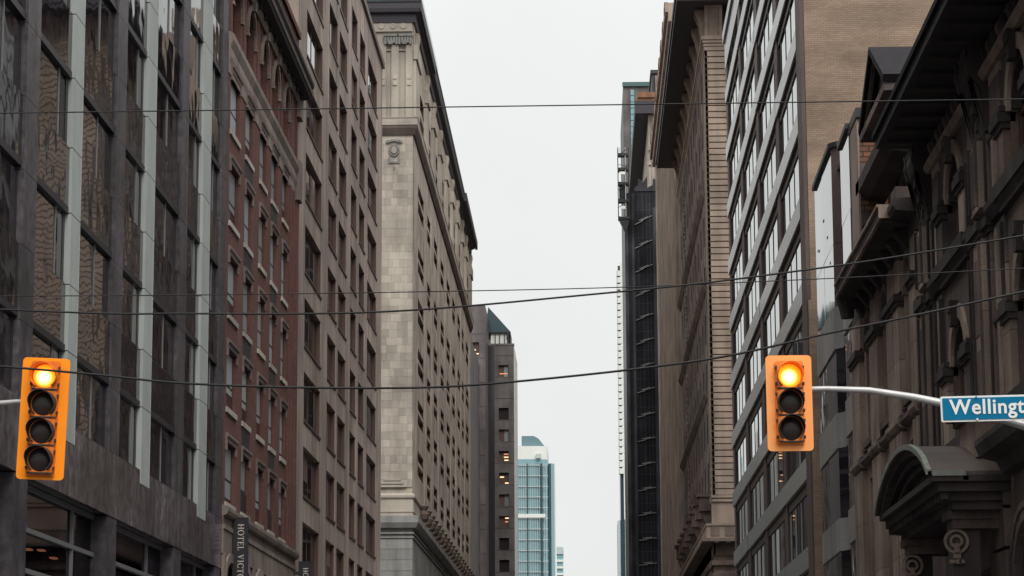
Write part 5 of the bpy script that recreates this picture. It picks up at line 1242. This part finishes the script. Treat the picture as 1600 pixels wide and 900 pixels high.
def blade_sign(label, y, x0, x1, ztop, h, zc, size, word, xb):
    fs = Fr('S', y)
    t = thing('hotel_blade_sign', label, 'hotel sign', (x1, y, ztop-h), 'hotel blade signs on the left')
    m = MB(); m.fb(fs, x0, x1, ztop-h, ztop, -.09, .09); part('panel', m, M['sign_black'], t)
    m = MB(); m.fb(fs, x0-.012, x1+.012, ztop, ztop+.03, -.1, .1); part('cap', m, M['black_metal'], t)
    z = zc
    for ch in word:
        if ch == ' ': z -= size*.5; continue
        P, w = serif(ch); m = MB()
        cx = (x0+x1)/2-size*.5+.02
        for pl in P:
            pts = [fs.pos(cx+py*size, z-px*size, .094) for px, py in pl]; m.extrude(pts, (0, -.008, 0))
        part('letter', m, M['sign_cream'], t, org=fs.pos(cx, z)); z -= size*(w+.14)
    for zz in (ztop-.42, ztop-h+.3):
        m = MB(); m.fb(fs, xb, x0-.001, zz-.06, zz+.06, -.04, .04); part('bracket', m, M['black_metal'], t)
blade_sign('larger black hotel blade sign with cream vertical letters beside the granite office', 83.0, -11.42, -10.93, 8.80, 4.2, 8.62, .2, 'HOTEL VICTORIA', -11.5)
blade_sign('smaller black hotel blade sign in front of the rendered block, showing two letters', 100.5, -11.24, -10.72, 8.60, 4.2, 8.38, .2, 'HOTEL VICTORIA', -11.5)

# ------------------------------------------------------------------ overhead wires
def wire(label, pts, r):
    # smooth a handful of points into a sagging cable
    P = [Vector(p) for p in pts]; out = []
    for i in range(len(P)-1):
        p0, p1, p2, p3 = P[max(i-1, 0)], P[i], P[i+1], P[min(i+2, len(P)-1)]
        for k in range(8):
            s = k/8; out.append(.5*((2*p1)+(p2-p0)*s+(2*p0-5*p1+4*p2-p3)*s*s+(-p0+3*p1-3*p2+p3)*s**3))
    out.append(P[-1])
    m = MB(); m.tube(out, r, 6)
    o = bpy.data.objects.new('overhead_wire', m.mesh('overhead_wire', M['wire'], out[0], True)); C.objects.link(o); o.location = out[0]
    o['label'] = label; o['category'] = 'wire'; o['group'] = 'overhead wires across the street'; W[o.name] = Vector(out[0]); return o
Yw = 25.0
wire('thin taut wire crossing highest, well above both signals', [(-13, Yw, 7.86), (-5.85, Yw, 7.86), (-.7, Yw, 7.87), (4.38, Yw, 7.88), (12, Yw, 7.9)], .0065)
low = wire('thinnest wire, second from the top at the limestone tower', [(-13, Yw+.6, 6.22), (-5.9, Yw+.6, 6.1), (-.72, Yw+.6, 6.11), (2.0, Yw+.6, 6.18), (4.4, Yw+.6, 6.28), (12, Yw+.6, 6.6)], .0055)
wire('twisted black cable rising to the right just under the thinnest wire', [(-13, Yw, 6.3), (-5.79, Yw, 5.86), (-3.88, Yw, 5.8), (-1.98, Yw, 5.8), (-.08, Yw, 5.94), (1.81, Yw, 6.13), (4.33, Yw, 6.5), (12, Yw, 7.8)], .0102)
wire('thickest black cable, lowest, sagging level with the signal tops', [(-13, Yw, 5.9), (-5.77, Yw, 5.29), (-3.87, Yw, 5.1), (-1.97, Yw, 5.04), (-.72, Yw, 5.09), (1.16, Yw, 5.29), (2.42, Yw, 5.55), (4.31, Yw, 5.94), (12, Yw, 7.6)], .0122)
bpy.context.view_layer.update()
